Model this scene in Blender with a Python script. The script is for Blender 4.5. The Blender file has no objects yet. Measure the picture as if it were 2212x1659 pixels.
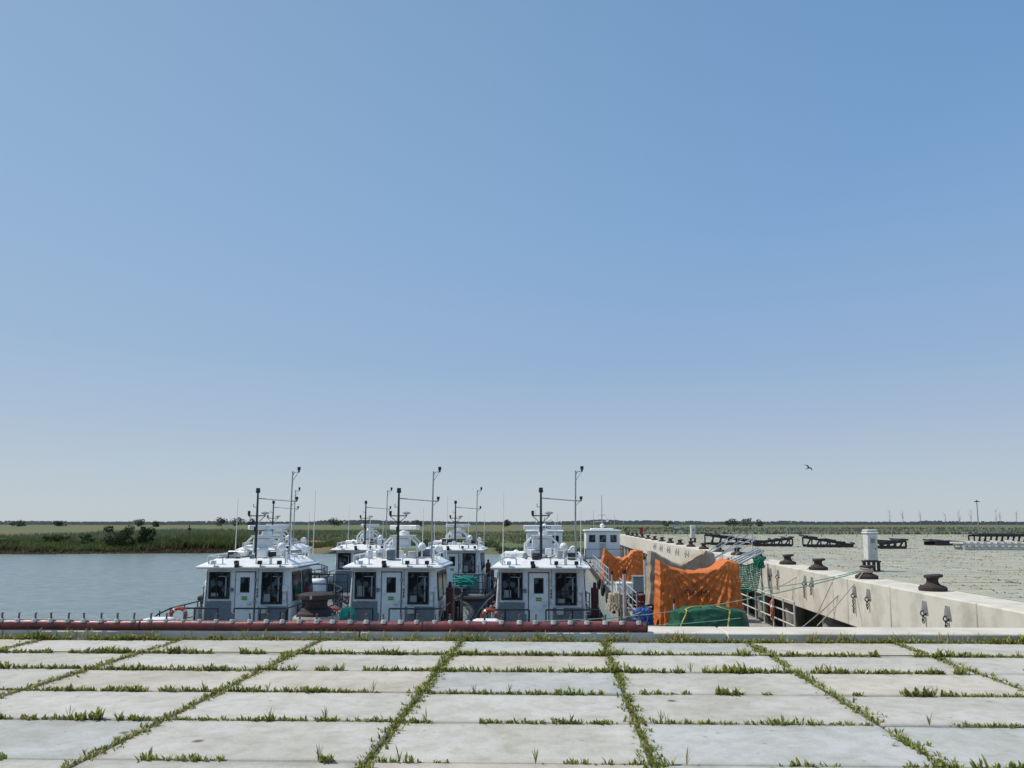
import bpy, bmesh, math, random
from math import sin, cos, pi, radians, atan, atan2, tan, sqrt
from mathutils import Vector, Matrix, noise
random.seed(7)
S = bpy.context.scene
COL = S.collection
F = 1660.0; PX = 1150.0; PY = 924.0; TH = radians(7.0)
YAW = atan(50/1660*cos(TH))
EYE = Vector((0, 0, 1.65))
ROT = Matrix.Rotation(YAW, 3, 'Z') @ Matrix.Rotation(pi/2+TH, 3, 'X')
def ray(px, py): return ROT @ Vector(((px-PX)/F, -(py-PY)/F, -1))
def at(px, py, Y):
    d = ray(px, py); return EYE + d*(Y/d.y)
def atz(px, py, z):
    d = ray(px, py); return EYE + d*((z-1.65)/d.z)
def nz(x, y, z=0.0): return noise.noise(Vector((x, y, z)))

# ------------------------------------------------------------ materials
def M(name, col, rough=.6, metal=0.0, var=.18, scale=6.0, bump=0.0, bscale=None, col2=None, attr=False, spec=.5, trans=0.0, detail=5, contrast=(.3, .7)):
    m = bpy.data.materials.new(name); m.use_nodes = True
    nt = m.node_tree; N = nt.nodes; L = nt.links
    b = N['Principled BSDF']
    b.inputs['Roughness'].default_value = rough
    b.inputs['Metallic'].default_value = metal
    b.inputs['Specular IOR Level'].default_value = spec
    tc = N.new('ShaderNodeTexCoord')
    n = N.new('ShaderNodeTexNoise'); n.inputs['Scale'].default_value = scale; n.inputs['Detail'].default_value = detail
    n.inputs['Roughness'].default_value = .62
    L.new(tc.outputs['Object'], n.inputs['Vector'])
    r = N.new('ShaderNodeValToRGB')
    r.color_ramp.elements[0].position = contrast[0]; r.color_ramp.elements[1].position = contrast[1]
    c2 = col2 if col2 else tuple(c*(1-var*1.6) for c in col)
    c1 = col if col2 else tuple(min(1, c*(1+var*.35)) for c in col)
    r.color_ramp.elements[0].color = (*c2, 1); r.color_ramp.elements[1].color = (*c1, 1)
    L.new(n.outputs['Fac'], r.inputs['Fac'])
    out = r.outputs['Color']
    if attr:
        a = N.new('ShaderNodeAttribute'); a.attribute_name = 'Col'
        mx = N.new('ShaderNodeMix'); mx.data_type = 'RGBA'; mx.blend_type = 'MULTIPLY'; mx.inputs['Factor'].default_value = 1
        L.new(out, mx.inputs['A']); L.new(a.outputs['Color'], mx.inputs['B']); out = mx.outputs['Result']
    L.new(out, b.inputs['Base Color'])
    if bump:
        n2 = N.new('ShaderNodeTexNoise'); n2.inputs['Scale'].default_value = bscale or scale*6; n2.inputs['Detail'].default_value = 6
        L.new(tc.outputs['Object'], n2.inputs['Vector'])
        bp = N.new('ShaderNodeBump'); bp.inputs['Strength'].default_value = bump; bp.inputs['Distance'].default_value = .02
        L.new(n2.outputs['Fac'], bp.inputs['Height']); L.new(bp.outputs['Normal'], b.inputs['Normal'])
    if trans:
        t = N.new('ShaderNodeBsdfTranslucent'); L.new(out, t.inputs['Color'])
        ms = N.new('ShaderNodeMixShader'); ms.inputs[0].default_value = trans
        L.new(b.outputs[0], ms.inputs[1]); L.new(t.outputs[0], ms.inputs[2]); L.new(ms.outputs[0], N['Material Output'].inputs[0])
    return m

white = M('white_paint', (.80, .815, .81), .38, scale=3.5, bump=.03, col2=(.60, .61, .60), detail=9, contrast=(.30, .5))
dirtywhite = M('worn_white_paint', (.60, .60, .56), .5, var=.22, scale=5, bump=.05)
black = M('black_paint', (.018, .019, .022), .4, var=.3)
rubber = M('black_rubber', (.022, .022, .024), .75, var=.3, bump=.1)
glass = M('dark_glass', (.10, .12, .125), .07, spec=.6, col2=(.010, .013, .017), scale=2.6, detail=1, contrast=(.52, .60))
greypanel = M('grey_panel', (.20, .235, .26), .6, var=.2, scale=9, bump=.15)
deckgrey = M('deck_grey', (.16, .19, .19), .75, var=.3, bump=.2)
hullmat = M('hull_blue_grey', (.05, .07, .10), .45, var=.3)
steel = M('galvanised_steel', (.42, .43, .43), .42, .6, var=.2)
alu = M('aluminium', (.48, .50, .50), .45, .3, var=.15)
darksteel = M('dark_steel', (.05, .055, .06), .5, .3, var=.3)
blue = M('blue_paint', (.03, .09, .25), .45)
redbrown = M('dark_red_paint', (.10, .018, .02), .5, var=.3, bump=.08)
pipered = M('maroon_pipe_paint', (.22, .048, .045), .42, scale=4, bump=.15, bscale=30, col2=(.10, .032, .03), contrast=(.34, .56), detail=8)
rust = M('rusted_iron', (.075, .042, .034), .8, .1, col2=(.028, .023, .023), scale=9, bump=.5, bscale=40)
rustblack = M('blackened_iron', (.040, .031, .030), .75, .1, col2=(.014, .013, .014), scale=9, bump=.5, bscale=40)
rustdark = M('dark_rust', (.055, .038, .032), .85, .1, col2=(.022, .02, .02), scale=7, bump=.4)
conc = M('concrete', (.63, .59, .505), .9, scale=1.3, bump=.25, bscale=30, detail=10, col2=(.42, .385, .32), contrast=(.28, .54))
concbase = M('grey_concrete_base', (.36, .35, .33), .9, var=.3, scale=6, bump=.3)
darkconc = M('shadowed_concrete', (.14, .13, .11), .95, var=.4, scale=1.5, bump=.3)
orange = M('orange_tarp', (.74, .20, .03), .55, scale=2.2, bump=.35, bscale=12, trans=.12, col2=(.55, .13, .022), detail=8, contrast=(.32, .56))
beige = M('beige_canvas', (.42, .35, .26), .8, var=.25, scale=3, bump=.25, bscale=14)
greent = M('green_tarp', (.014, .12, .055), .5, var=.35, scale=3, bump=.3, bscale=10)
bluet = M('blue_tarp', (.012, .07, .30), .5, var=.35, scale=4, bump=.4)
lifeor = M('lifebuoy_orange', (.55, .075, .025), .5, var=.15)
yellow = M('yellow_webbing', (.62, .46, .10), .6, var=.2)
signgreen = M('sign_green', (.05, .38, .08), .5, var=.1)
netgreen = M('green_net', (.012, .22, .14), .7, var=.25)
ropegreen = M('green_rope', (.16, .36, .27), .8, var=.2)
ropebeige = M('beige_rope', (.48, .44, .35), .85, var=.2)
bark = M('bark', (.10, .075, .055), .9, var=.3, bump=.3)
leafm = M('leaf', (1, 1, 1), .6, var=.12, scale=2, attr=True, trans=.25, spec=.3)
birdm = M('bird_feathers', (.03, .03, .035), .7, var=.3)
textdark = M('dark_lettering', (.05, .028, .025), .7, col2=(.22, .06, .02), scale=9, contrast=(.30, .42))
textblack = M('black_lettering', (.03, .03, .04), .7, var=.1)
M_blind = M('faded_blind', (.30, .32, .32), .8)

def slab_mat():
    m = bpy.data.materials.new('paving_slab'); m.use_nodes = True
    nt = m.node_tree; N = nt.nodes; L = nt.links; b = N['Principled BSDF']
    b.inputs['Roughness'].default_value = .88; b.inputs['Specular IOR Level'].default_value = .2
    tc = N.new('ShaderNodeTexCoord'); a = N.new('ShaderNodeAttribute'); a.attribute_name = 'Col'
    def noi(sc, det=8, ro=.6):
        n = N.new('ShaderNodeTexNoise'); n.inputs['Scale'].default_value = sc; n.inputs['Detail'].default_value = det; n.inputs['Roughness'].default_value = ro
        L.new(tc.outputs['Object'], n.inputs['Vector']); return n.outputs['Fac']
    def ramp(f, p0, c0, p1, c1):
        r = N.new('ShaderNodeValToRGB'); e = r.color_ramp.elements
        e[0].position = p0; e[0].color = (*c0, 1); e[1].position = p1; e[1].color = (*c1, 1); L.new(f, r.inputs['Fac']); return r.outputs['Color']
    def mul(x, y, f=1):
        q = N.new('ShaderNodeMix'); q.data_type = 'RGBA'; q.blend_type = 'MULTIPLY'; q.inputs['Factor'].default_value = f
        L.new(x, q.inputs['A']); L.new(y, q.inputs['B']); return q.outputs['Result']
    c = mul(a.outputs['Color'], ramp(noi(.9, 10, .65), .36, (.82, .81, .77), .58, (1, 1, 1)))
    c = mul(c, ramp(noi(5, 12, .75), .36, (.81, .79, .75), .56, (1, 1, 1)))
    c = mul(c, ramp(noi(60, 3), .25, (.86, .86, .85), .5, (1, 1, 1)))
    v = N.new('ShaderNodeTexVoronoi'); v.inputs['Scale'].default_value = 1.25; L.new(tc.outputs['Object'], v.inputs['Vector'])
    c = mul(c, ramp(v.outputs['Distance'], .03, (.36, .28, .21), .07, (1, 1, 1)))
    v2 = N.new('ShaderNodeTexVoronoi'); v2.inputs['Scale'].default_value = 4.3; L.new(tc.outputs['Object'], v2.inputs['Vector'])
    c = mul(c, ramp(v2.outputs['Distance'], .04, (.66, .63, .58), .09, (1, 1, 1)))
    L.new(c, b.inputs['Base Color'])
    bp = N.new('ShaderNodeBump'); bp.inputs['Strength'].default_value = .3; bp.inputs['Distance'].default_value = .01
    L.new(noi(45, 8, .7), bp.inputs['Height']); L.new(bp.outputs['Normal'], b.inputs['Normal'])
    return m
slabm = slab_mat()
soil = M('joint_soil', (.20, .19, .09), .95, col2=(.13, .11, .06), scale=6, bump=.6)
paint = M('faded_yellow_line', (.56, .45, .16), .85, col2=(.46, .45, .40), scale=5, detail=8, contrast=(.46, .58))

def water_mat():
    m = bpy.data.materials.new('harbour_water'); m.use_nodes = True
    nt = m.node_tree; N = nt.nodes; L = nt.links; b = N['Principled BSDF']
    b.inputs['Roughness'].default_value = .25; b.inputs['Specular IOR Level'].default_value = .35
    tc = N.new('ShaderNodeTexCoord')
    mp = N.new('ShaderNodeMapping'); mp.inputs['Scale'].default_value = (.55, 1.4, 1); mp.inputs['Rotation'].default_value = (0, 0, .3)
    L.new(tc.outputs['Object'], mp.inputs['Vector'])
    n = N.new('ShaderNodeTexNoise'); n.inputs['Scale'].default_value = 1.6; n.inputs['Detail'].default_value = 7; n.inputs['Roughness'].default_value = .6
    L.new(mp.outputs[0], n.inputs['Vector'])
    bp = N.new('ShaderNodeBump'); bp.inputs['Strength'].default_value = 1.0; bp.inputs['Distance'].default_value = .2
    L.new(n.outputs['Fac'], bp.inputs['Height']); L.new(bp.outputs['Normal'], b.inputs['Normal'])
    r = N.new('ShaderNodeValToRGB'); r.color_ramp.elements[0].position = .36; r.color_ramp.elements[1].position = .64
    r.color_ramp.elements[0].color = (.14, .185, .185, 1); r.color_ramp.elements[1].color = (.235, .29, .28, 1)
    L.new(n.outputs['Fac'], r.inputs['Fac']); L.new(r.outputs['Color'], b.inputs['Base Color'])
    return m
def land_mat():
    m = bpy.data.materials.new('marsh_land'); m.use_nodes = True
    nt = m.node_tree; N = nt.nodes; L = nt.links; b = N['Principled BSDF']
    b.inputs['Roughness'].default_value = .95; b.inputs['Specular IOR Level'].default_value = .05
    tc = N.new('ShaderNodeTexCoord'); mp = N.new('ShaderNodeMapping'); mp.inputs['Scale'].default_value = (.02, .035, .1)
    L.new(tc.outputs['Object'], mp.inputs['Vector'])
    n = N.new('ShaderNodeTexNoise'); n.inputs['Scale'].default_value = 1.5; n.inputs['Detail'].default_value = 9; n.inputs['Roughness'].default_value = .65
    L.new(mp.outputs[0], n.inputs['Vector'])
    r = N.new('ShaderNodeValToRGB'); e = r.color_ramp.elements
    e[0].position = .36; e[0].color = (.21, .145, .09, 1); e[1].position = .62; e[1].color = (.12, .155, .09, 1)
    k = e.new(.48); k.color = (.14, .155, .085, 1)
    L.new(n.outputs['Fac'], r.inputs['Fac']); L.new(r.outputs['Color'], b.inputs['Base Color'])
    return m

# ------------------------------------------------------------ mesh builder
class MB:
    def __init__(s): s.v = []; s.f = []
    def add(s, vs, fs):
        n = len(s.v); s.v += [tuple(v) for v in vs]; s.f += [tuple(i+n for i in f) for f in fs]; return s
    def box(s, x0, x1, y0, y1, z0, z1, mat=None):
        vs = [Vector((x, y, z)) for z in (z0, z1) for y in (y0, y1) for x in (x0, x1)]
        if mat: vs = [mat @ v for v in vs]
        return s.add(vs, [(0, 2, 3, 1), (4, 5, 7, 6), (0, 1, 5, 4), (2, 6, 7, 3), (0, 4, 6, 2), (1, 3, 7, 5)])
    def bar(s, p0, p1, w, h):
        p0 = Vector(p0); p1 = Vector(p1); d = p1-p0; l = d.length; d.normalize()
        up = Vector((0, 0, 1)) if abs(d.z) < .95 else Vector((0, 1, 0))
        x = d.cross(up).normalized(); u = x.cross(d)
        m = Matrix((x, d, u)).transposed().to_4x4(); m.translation = p0
        return s.box(-w/2, w/2, 0, l, -h/2, h/2, m)
    def tube(s, pts, r, n=8, closed=False, r1=None):
        P = [Vector(p) for p in pts]; k = len(P); vs = []; pu = None
        for i, p in enumerate(P):
            if closed: t = P[(i+1) % k]-P[i-1]
            else: t = P[min(i+1, k-1)]-P[max(i-1, 0)]
            t.normalize()
            if pu is None: pu = Vector((0, 0, 1)) if abs(t.z) < .9 else Vector((0, 1, 0))
            a = t.cross(pu)
            if a.length < 1e-4: a = t.cross(Vector((1, .3, 0)))
            a.normalize(); b = a.cross(t).normalized(); pu = b
            rr = r if r1 is None else r+(r1-r)*i/(k-1)
            for j in range(n):
                an = 2*pi*j/n; vs.append(p+a*cos(an)*rr+b*sin(an)*rr)
        fs = []
        for i in range(k if closed else k-1):
            for j in range(n):
                i2 = (i+1) % k; fs.append((i*n+j, i*n+(j+1) % n, i2*n+(j+1) % n, i2*n+j))
        if not closed: fs += [tuple(range(n)), tuple(range((k-1)*n, k*n))]
        return s.add(vs, fs)
    def cyl(s, p0, p1, r0, r1=None, n=12):
        return s.tube([p0, p1], r0, n, False, r0 if r1 is None else r1)
    def lathe(s, prof, c=(0, 0, 0), n=24):
        vs = []; c = Vector(c)
        for r, z in prof:
            for j in range(n): vs.append(c+Vector((r*cos(2*pi*j/n), r*sin(2*pi*j/n), z)))
        k = len(prof); fs = []
        for i in range(k-1):
            for j in range(n): fs.append((i*n+j, i*n+(j+1) % n, (i+1)*n+(j+1) % n, (i+1)*n+j))
        fs += [tuple(range(n)), tuple(range((k-1)*n, k*n))]
        return s.add(vs, fs)
    def sphere(s, c, r, sc=(1, 1, 1), n=14, m=8):
        vs = []; c = Vector(c)
        for i in range(1, m):
            th = pi*i/m
            for j in range(n): vs.append(c+Vector((sin(th)*cos(2*pi*j/n)*r*sc[0], sin(th)*sin(2*pi*j/n)*r*sc[1], cos(th)*r*sc[2])))
        vs += [c+Vector((0, 0, r*sc[2])), c-Vector((0, 0, r*sc[2]))]
        fs = []
        for i in range(m-2):
            for j in range(n): fs.append((i*n+j, i*n+(j+1) % n, (i+1)*n+(j+1) % n, (i+1)*n+j))
        t = len(vs)-2
        for j in range(n): fs += [(j, (j+1) % n, t), ((m-2)*n+j, (m-2)*n+(j+1) % n, t+1)]
        return s.add(vs, fs)
    def torus(s, c, R, r, nrm=(0, 0, 1), n=24, m=8, a0=0, a1=2*pi, stretch=1.0):
        q = Vector((0, 0, 1)).rotation_difference(Vector(nrm)); c = Vector(c)
        full = abs(a1-a0-2*pi) < 1e-5
        pts = [c+q @ Vector((R*cos(a0+(a1-a0)*i/n), R*stretch*sin(a0+(a1-a0)*i/n), 0)) for i in range(n if full else n+1)]
        return s.tube(pts, r, m, full)
    def prism(s, bot, top):
        k = len(bot); vs = list(bot)+list(top)
        fs = [tuple(range(k)), tuple(range(k, 2*k))]+[(i, (i+1) % k, k+(i+1) % k, k+i) for i in range(k)]
        return s.add(vs, fs)
    def build(s, name, mat, parent=None, bevel=0, smooth=35):
        me = bpy.data.meshes.new(name); me.from_pydata(s.v, [], s.f)
        bm = bmesh.new(); bm.from_mesh(me); bmesh.ops.recalc_face_normals(bm, faces=bm.faces); bm.to_mesh(me); bm.free()
        if smooth:
            for p in me.polygons: p.use_smooth = True
            me.set_sharp_from_angle(angle=radians(smooth))
        me.materials.append(mat)
        o = bpy.data.objects.new(name, me); COL.objects.link(o)
        if parent: o.parent = parent
        if bevel:
            b = o.modifiers.new('Bevel', 'BEVEL'); b.width = bevel; b.segments = 2; b.limit_method = 'ANGLE'; b.angle_limit = radians(40)
        return o
def tag(o, label, cat, group=None, kind=None):
    o['label'] = label; o['category'] = cat
    if group: o['group'] = group
    if kind: o['kind'] = kind
    return o
def struct(o): o['kind'] = 'structure'; return o
def thing(name, label, cat, loc=(0, 0, 0), rz=0, group=None):
    o = bpy.data.objects.new(name, None); COL.objects.link(o); o.empty_display_size = .2
    o.location = loc; o.rotation_euler = (0, 0, rz); tag(o, label, cat, group); return o
def text_mesh(txt, size):
    cu = bpy.data.curves.new('lettering', 'FONT'); cu.body = txt; cu.size = size; cu.align_x = 'CENTER'; cu.align_y = 'CENTER'; cu.resolution_u = 2
    o = bpy.data.objects.new('lettering', cu); COL.objects.link(o)
    bpy.context.view_layer.update()
    me = bpy.data.meshes.new_from_object(o.evaluated_get(bpy.context.evaluated_depsgraph_get()))
    bpy.data.objects.remove(o); return me
def text_obj(txt, size, mat, parent, fn, cuts=1):
    me = text_mesh(txt, size); bm = bmesh.new(); bm.from_mesh(me)
    bmesh.ops.triangulate(bm, faces=bm.faces)
    for _ in range(cuts): bmesh.ops.subdivide_edges(bm, edges=bm.edges, cuts=1, use_grid_fill=False); bmesh.ops.triangulate(bm, faces=bm.faces)
    for v in bm.verts: v.co = Vector(fn(v.co.x, v.co.y))
    bm.to_mesh(me); bm.free(); me.materials.clear(); me.materials.append(mat)
    o = bpy.data.objects.new('lettering', me); COL.objects.link(o); o.parent = parent; return o
class Leaves:
    def __init__(s): s.v = []; s.f = []; s.c = []
    def leaf(s, p, d, up, l, w, col, simple=False):
        sd = d.cross(Vector((0, 0, 1)))
        if sd.length < 1e-3: sd = Vector((1, 0, 0))
        sd.normalize(); n = len(s.v); p = Vector(p)
        if simple:
            s.v += [tuple(p-sd*w/2), tuple(p+sd*w/2), tuple(p+d*l+Vector((0, 0, up)))]; s.f.append((n, n+1, n+2)); s.c += [col]*3
        else:
            m = p+d*l*.5+Vector((0, 0, up*.65)); t = p+d*l+Vector((0, 0, up))
            s.v += [tuple(p-sd*w*.25), tuple(p+sd*w*.25), tuple(m+sd*w*.5), tuple(m-sd*w*.5), tuple(t)]
            s.f += [(n, n+1, n+2, n+3), (n+3, n+2, n+4)]
            dk = tuple(x*.7 for x in col); s.c += [dk, dk, col, col, col]
    def quad(s, p, a, b, col):
        n = len(s.v); p = Vector(p); s.v += [tuple(p-a), tuple(p+b), tuple(p+a), tuple(p-b)]; s.f.append((n, n+1, n+2, n+3)); s.c += [col]*4
    def build(s, name, mat=None, parent=None):
        me = bpy.data.meshes.new(name); me.from_pydata(s.v, [], s.f)
        at_ = me.color_attributes.new('Col', 'FLOAT_COLOR', 'POINT'); fl = []
        for c in s.c: fl += [c[0], c[1], c[2], 1]
        at_.data.foreach_set('color', fl); me.materials.append(mat or leafm)
        o = bpy.data.objects.new(name, me); COL.objects.link(o)
        if parent: o.parent = parent
        return o

WZ = -3.3
CZ = .10
# ------------------------------------------------------------ world, sun, camera
sd = Vector((-.66, .10, 1.0)).normalized()
W = bpy.data.worlds.new('World'); S.world = W; W.use_nodes = True
wn = W.node_tree.nodes; wl = W.node_tree.links; bg = wn['Background']
sky = wn.new('ShaderNodeTexSky'); sky.sky_type = 'NISHITA'; sky.sun_disc = False
sky.sun_elevation = math.asin(sd.z); sky.sun_rotation = atan2(sd.x, sd.y)
sky.air_density = 1.0; sky.dust_density = 1.0; sky.ozone_density = 1.5; sky.altitude = 0
geo = wn.new('ShaderNodeTexCoord'); sep = wn.new('ShaderNodeSeparateXYZ'); wl.new(geo.outputs['Generated'], sep.inputs[0])
rp_ = wn.new('ShaderNodeValToRGB'); e = rp_.color_ramp.elements
stops = [(0.0, (.54, .60, .645)), (.05, (.48, .565, .65)), (.11, (.40, .51, .66)), (.20, (.305, .45, .67)), (.36, (.22, .395, .66)), (.60, (.13, .295, .565)), (1.0, (.06, .18, .42))]
e[0].position = 0; e[0].color = (*stops[0][1], 1); e[1].position = 1; e[1].color = (*stops[-1][1], 1)
for p_, c_ in stops[1:-1]:
    k = e.new(p_); k.color = (*c_, 1)
wl.new(sep.outputs[2], rp_.inputs[0])
dt = wn.new('ShaderNodeVectorMath'); dt.operation = 'DOT_PRODUCT'; wl.new(geo.outputs['Generated'], dt.inputs[0]); dt.inputs[1].default_value = tuple(sd)
mr = wn.new('ShaderNodeMapRange'); mr.inputs[1].default_value = 0.22; mr.inputs[2].default_value = 1.0; mr.inputs[3].default_value = 0.0; mr.inputs[4].default_value = .42
wl.new(dt.outputs['Value'], mr.inputs[0])
mg = wn.new('ShaderNodeMix'); mg.data_type = 'RGBA'; wl.new(mr.outputs[0], mg.inputs['Factor']); wl.new(rp_.outputs[0], mg.inputs['A']); mg.inputs['B'].default_value = (.50, .62, .68, 1)
ns = wn.new('ShaderNodeMix'); ns.data_type = 'RGBA'; ns.blend_type = 'MULTIPLY'; ns.inputs['Factor'].default_value = 1
wl.new(mg.outputs['Result'], ns.inputs['A']); ns.inputs['B'].default_value = (10, 10, 10, 1)
fm = wn.new('ShaderNodeMix'); fm.data_type = 'RGBA'; fm.inputs['Factor'].default_value = .90
wl.new(sky.outputs[0], fm.inputs['A']); wl.new(ns.outputs['Result'], fm.inputs['B'])
wl.new(fm.outputs['Result'], bg.inputs[0]); bg.inputs[1].default_value = .10
sl = bpy.data.lights.new('sun', 'SUN'); sl.energy = 3.8; sl.angle = radians(.5); sl.color = (1, .93, .83)
so = bpy.data.objects.new('sun', sl); COL.objects.link(so); so.rotation_euler = (-sd).to_track_quat('-Z', 'Y').to_euler(); so.location = (-20, 0, 40)
cam = bpy.data.cameras.new('camera'); co = bpy.data.objects.new('camera', cam); COL.objects.link(co); S.camera = co
co.location = EYE; co.rotation_euler = (pi/2+TH, 0, YAW)
cam.sensor_width = 36; cam.lens = F/2212*36; cam.shift_x = -44/2212; cam.shift_y = 94.5/2212
cam.clip_start = .1; cam.clip_end = 9000
S.view_settings.view_transform = 'Standard'; S.view_settings.look = 'None'; S.view_settings.exposure = 0

# ------------------------------------------------------------ ground, quay, water, land
CX0, CW, RY0, RW = -1.315, 1.985, 5.53, 1.09
def struct_mb(mb, name, mat, **k): return struct(mb.build(name, mat, **k))
g = MB(); g.add([(-60, -8, -.035), (90, -8, -.035), (90, 11.15, -.035), (-60, 11.15, -.035)], [(0, 1, 2, 3)])
g.add([(9.43, 11.15, -.035), (90, 11.15, -.035), (90, 106, -.035), (9.43, 106, -.035)], [(0, 1, 2, 3)])
struct_mb(g, 'ground', soil)
sv, sf, sc = [], [], []
def slab(x0, x1, y0, y1, far=False):
    gx = .022 if not far else .04; gy = .014 if not far else .04
    x0 += gx; x1 -= gx; y0 += gy; y1 -= gy
    z = random.uniform(-.005, .005); tx = random.uniform(-.004, .004); ty = random.uniform(-.004, .004); b = .012
    n = len(sv)
    def zz(x, y): return z+tx*(x-x0)/(x1-x0)+ty*(y-y0)/(y1-y0)
    b3 = random.uniform(.06, .16)
    def ringv(e, dz, absz=None):
        for x, y in ((x0+e, y0+e), (x1-e, y0+e), (x1-e, y1-e), (x0+e, y1-e)): sv.append((x, y, absz if absz is not None else zz(x, y)-dz))
    ringv(0, 0, -.03); ringv(0, b); ringv(b, 0)
    levels = 3
    if not far: ringv(b3, 0); levels = 4
    for l_ in range(levels-1):
        for i in range(4):
            j = (i+1) % 4; a_ = n+4*l_; sf.append((a_+i, a_+j, a_+4+j, a_+4+i))
    a_ = n+4*(levels-1); sf.append((a_, a_+1, a_+2, a_+3))
    k = random.uniform(.96, 1.03); t = random.random()
    if t < .10: c = (.49*k, .50*k, .485*k)
    elif t < .24: c = (.555*k, .52*k, .46*k)
    else: c = (.535*k, .525*k, .485*k)
    if far: c = (c[0]*.80, c[1]*.815, c[2]*.74)
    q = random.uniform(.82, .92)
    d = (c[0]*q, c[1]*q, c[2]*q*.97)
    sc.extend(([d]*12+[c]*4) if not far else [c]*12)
for i in range(-11, 12):
    for j in range(-8, 5):
        slab(CX0+i*CW, CX0+(i+1)*CW, RY0+j*RW, RY0+(j+1)*RW)
for i in range(5, 36):
    for j in range(5, 92):
        x0 = CX0+i*CW
        slab(max(x0, 9.46), x0+CW, RY0+j*RW, RY0+(j+1)*RW, True)
me = bpy.data.meshes.new('pavement'); me.from_pydata(sv, [], sf)
ca = me.color_attributes.new('Col', 'FLOAT_COLOR', 'POINT'); fl = []
for c in sc: fl += [c[0], c[1], c[2], 1]
ca.data.foreach_set('color', fl); me.materials.append(slabm)
o = bpy.data.objects.new('pavement', me); COL.objects.link(o); struct(o)
yl = MB()
yl.add([(-22, 9.95, .013), (9, 9.95, .013), (9, 10.01, .013), (-22, 10.01, .013)], [(0, 1, 2, 3)])
yl.add([(9.66, 11.3, .013), (9.76, 11.3, .013), (9.76, 104, .013), (9.66, 104, .013)], [(0, 1, 2, 3)])
struct_mb(yl, 'painted_line', paint, smooth=0)
w = MB(); w.add([(-1500, 5, WZ), (40, 5, WZ), (40, 140, WZ), (-1500, 140, WZ)], [(0, 1, 2, 3)])
struct_mb(w, 'water', water_mat(), smooth=0)
def shore(x): return 121+5*nz(x*.03, 3)+2*nz(x*.12, 9)
def landz(x, y):
    t = y-shore(x)
    a = -3.9 if t < -2 else (-3.9+1.0*min(1, (t+2)/4))+max(0, min(1, (t-2)/8))*1.25+max(0, min(1, (t-20)/120))*1.15+max(0, min(1, (t-150)/400))*.5
    a += .25*nz(x*.05, y*.05)*max(0, min(1, t/15))
    b = -.12+.12*nz(x*.08, y*.08)*min(1, max(0, (y-104)/20))
    k = min(1, max(0, (x-8.6)/.6))
    return a*(1-k)+b*k
xs = [-2500, -1500, -900, -500, -300, -200]+[-160+4*i for i in range(42)]+[8.6, 9.3]+[14+6*i for i in range(30)]+[220, 300, 500, 900, 1500, 2500]
ys = [105.8, 110, 113, 115, 117, 119, 121, 123, 125, 127, 130, 134, 139, 145, 152, 160, 170, 185, 200, 225, 260, 300, 360, 450, 600, 900, 1500, 2500, 4500]
T = MB(); T.v = [(x, y, landz(x, y)) for y in ys for x in xs]
T.f = [(j*len(xs)+i, j*len(xs)+i+1, (j+1)*len(xs)+i+1, (j+1)*len(xs)+i) for j in range(len(ys)-1) for i in range(len(xs)-1)]
struct_mb(T, 'terrain', land_mat())
nq = thing('quay_wall', 'pale concrete quay edge with raised coping right behind the maroon pipe', 'quay wall', (0, 11.5, 0))
q = MB()
x = -60
while x < 9:
    x2 = min(x+5.2, 9.43); q.box(x+.008, x2-.008, -.35, .35, -.6, CZ); x = x2
q.build('coping', conc, nq, bevel=.02)
q = MB(); q.box(-60, 8.3, -.33, .25, -5, -.6); q.build('wall_face', darkconc, nq)
q = MB(); pp = at(688, 1345, 11.9); q.box(pp.x-.37, pp.x+.37, .351, .95, -.5, CZ-.005); q.build('bollard_ledge', conc, nq, bevel=.03)
rq = thing('quay_wall', 'long concrete quay wall running away on the right above the pontoon', 'quay wall', (8.35, 11.86, 0))
q = MB()
y = 0
while y < 92:
    q.box(0, 1.08, y+.015, y+3.985, -1.26, .05); y += 4
q.build('coping', conc, rq, bevel=.03)
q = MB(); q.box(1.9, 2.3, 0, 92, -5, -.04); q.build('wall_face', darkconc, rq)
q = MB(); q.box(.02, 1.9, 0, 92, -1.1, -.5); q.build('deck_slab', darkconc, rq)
pilem = M('pile_concrete', (.36, .33, .28), .9, var=.3, scale=2, bump=.2)
for i in range(24):
    p = MB(); p.cyl((.55, 1.5+4*i, -5), (.55, 1.5+4*i, -1.25), .38, n=16); p.build('pile', pilem, rq)
q = MB(); q.add([(9.42, 103.9, .0), (8.36, 103.9, 0), (8.36, 106, 0), (9.42, 106, 0)], [(0, 1, 2, 3)]); struct_mb(q, 'footpath', conc, smooth=0)

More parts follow.
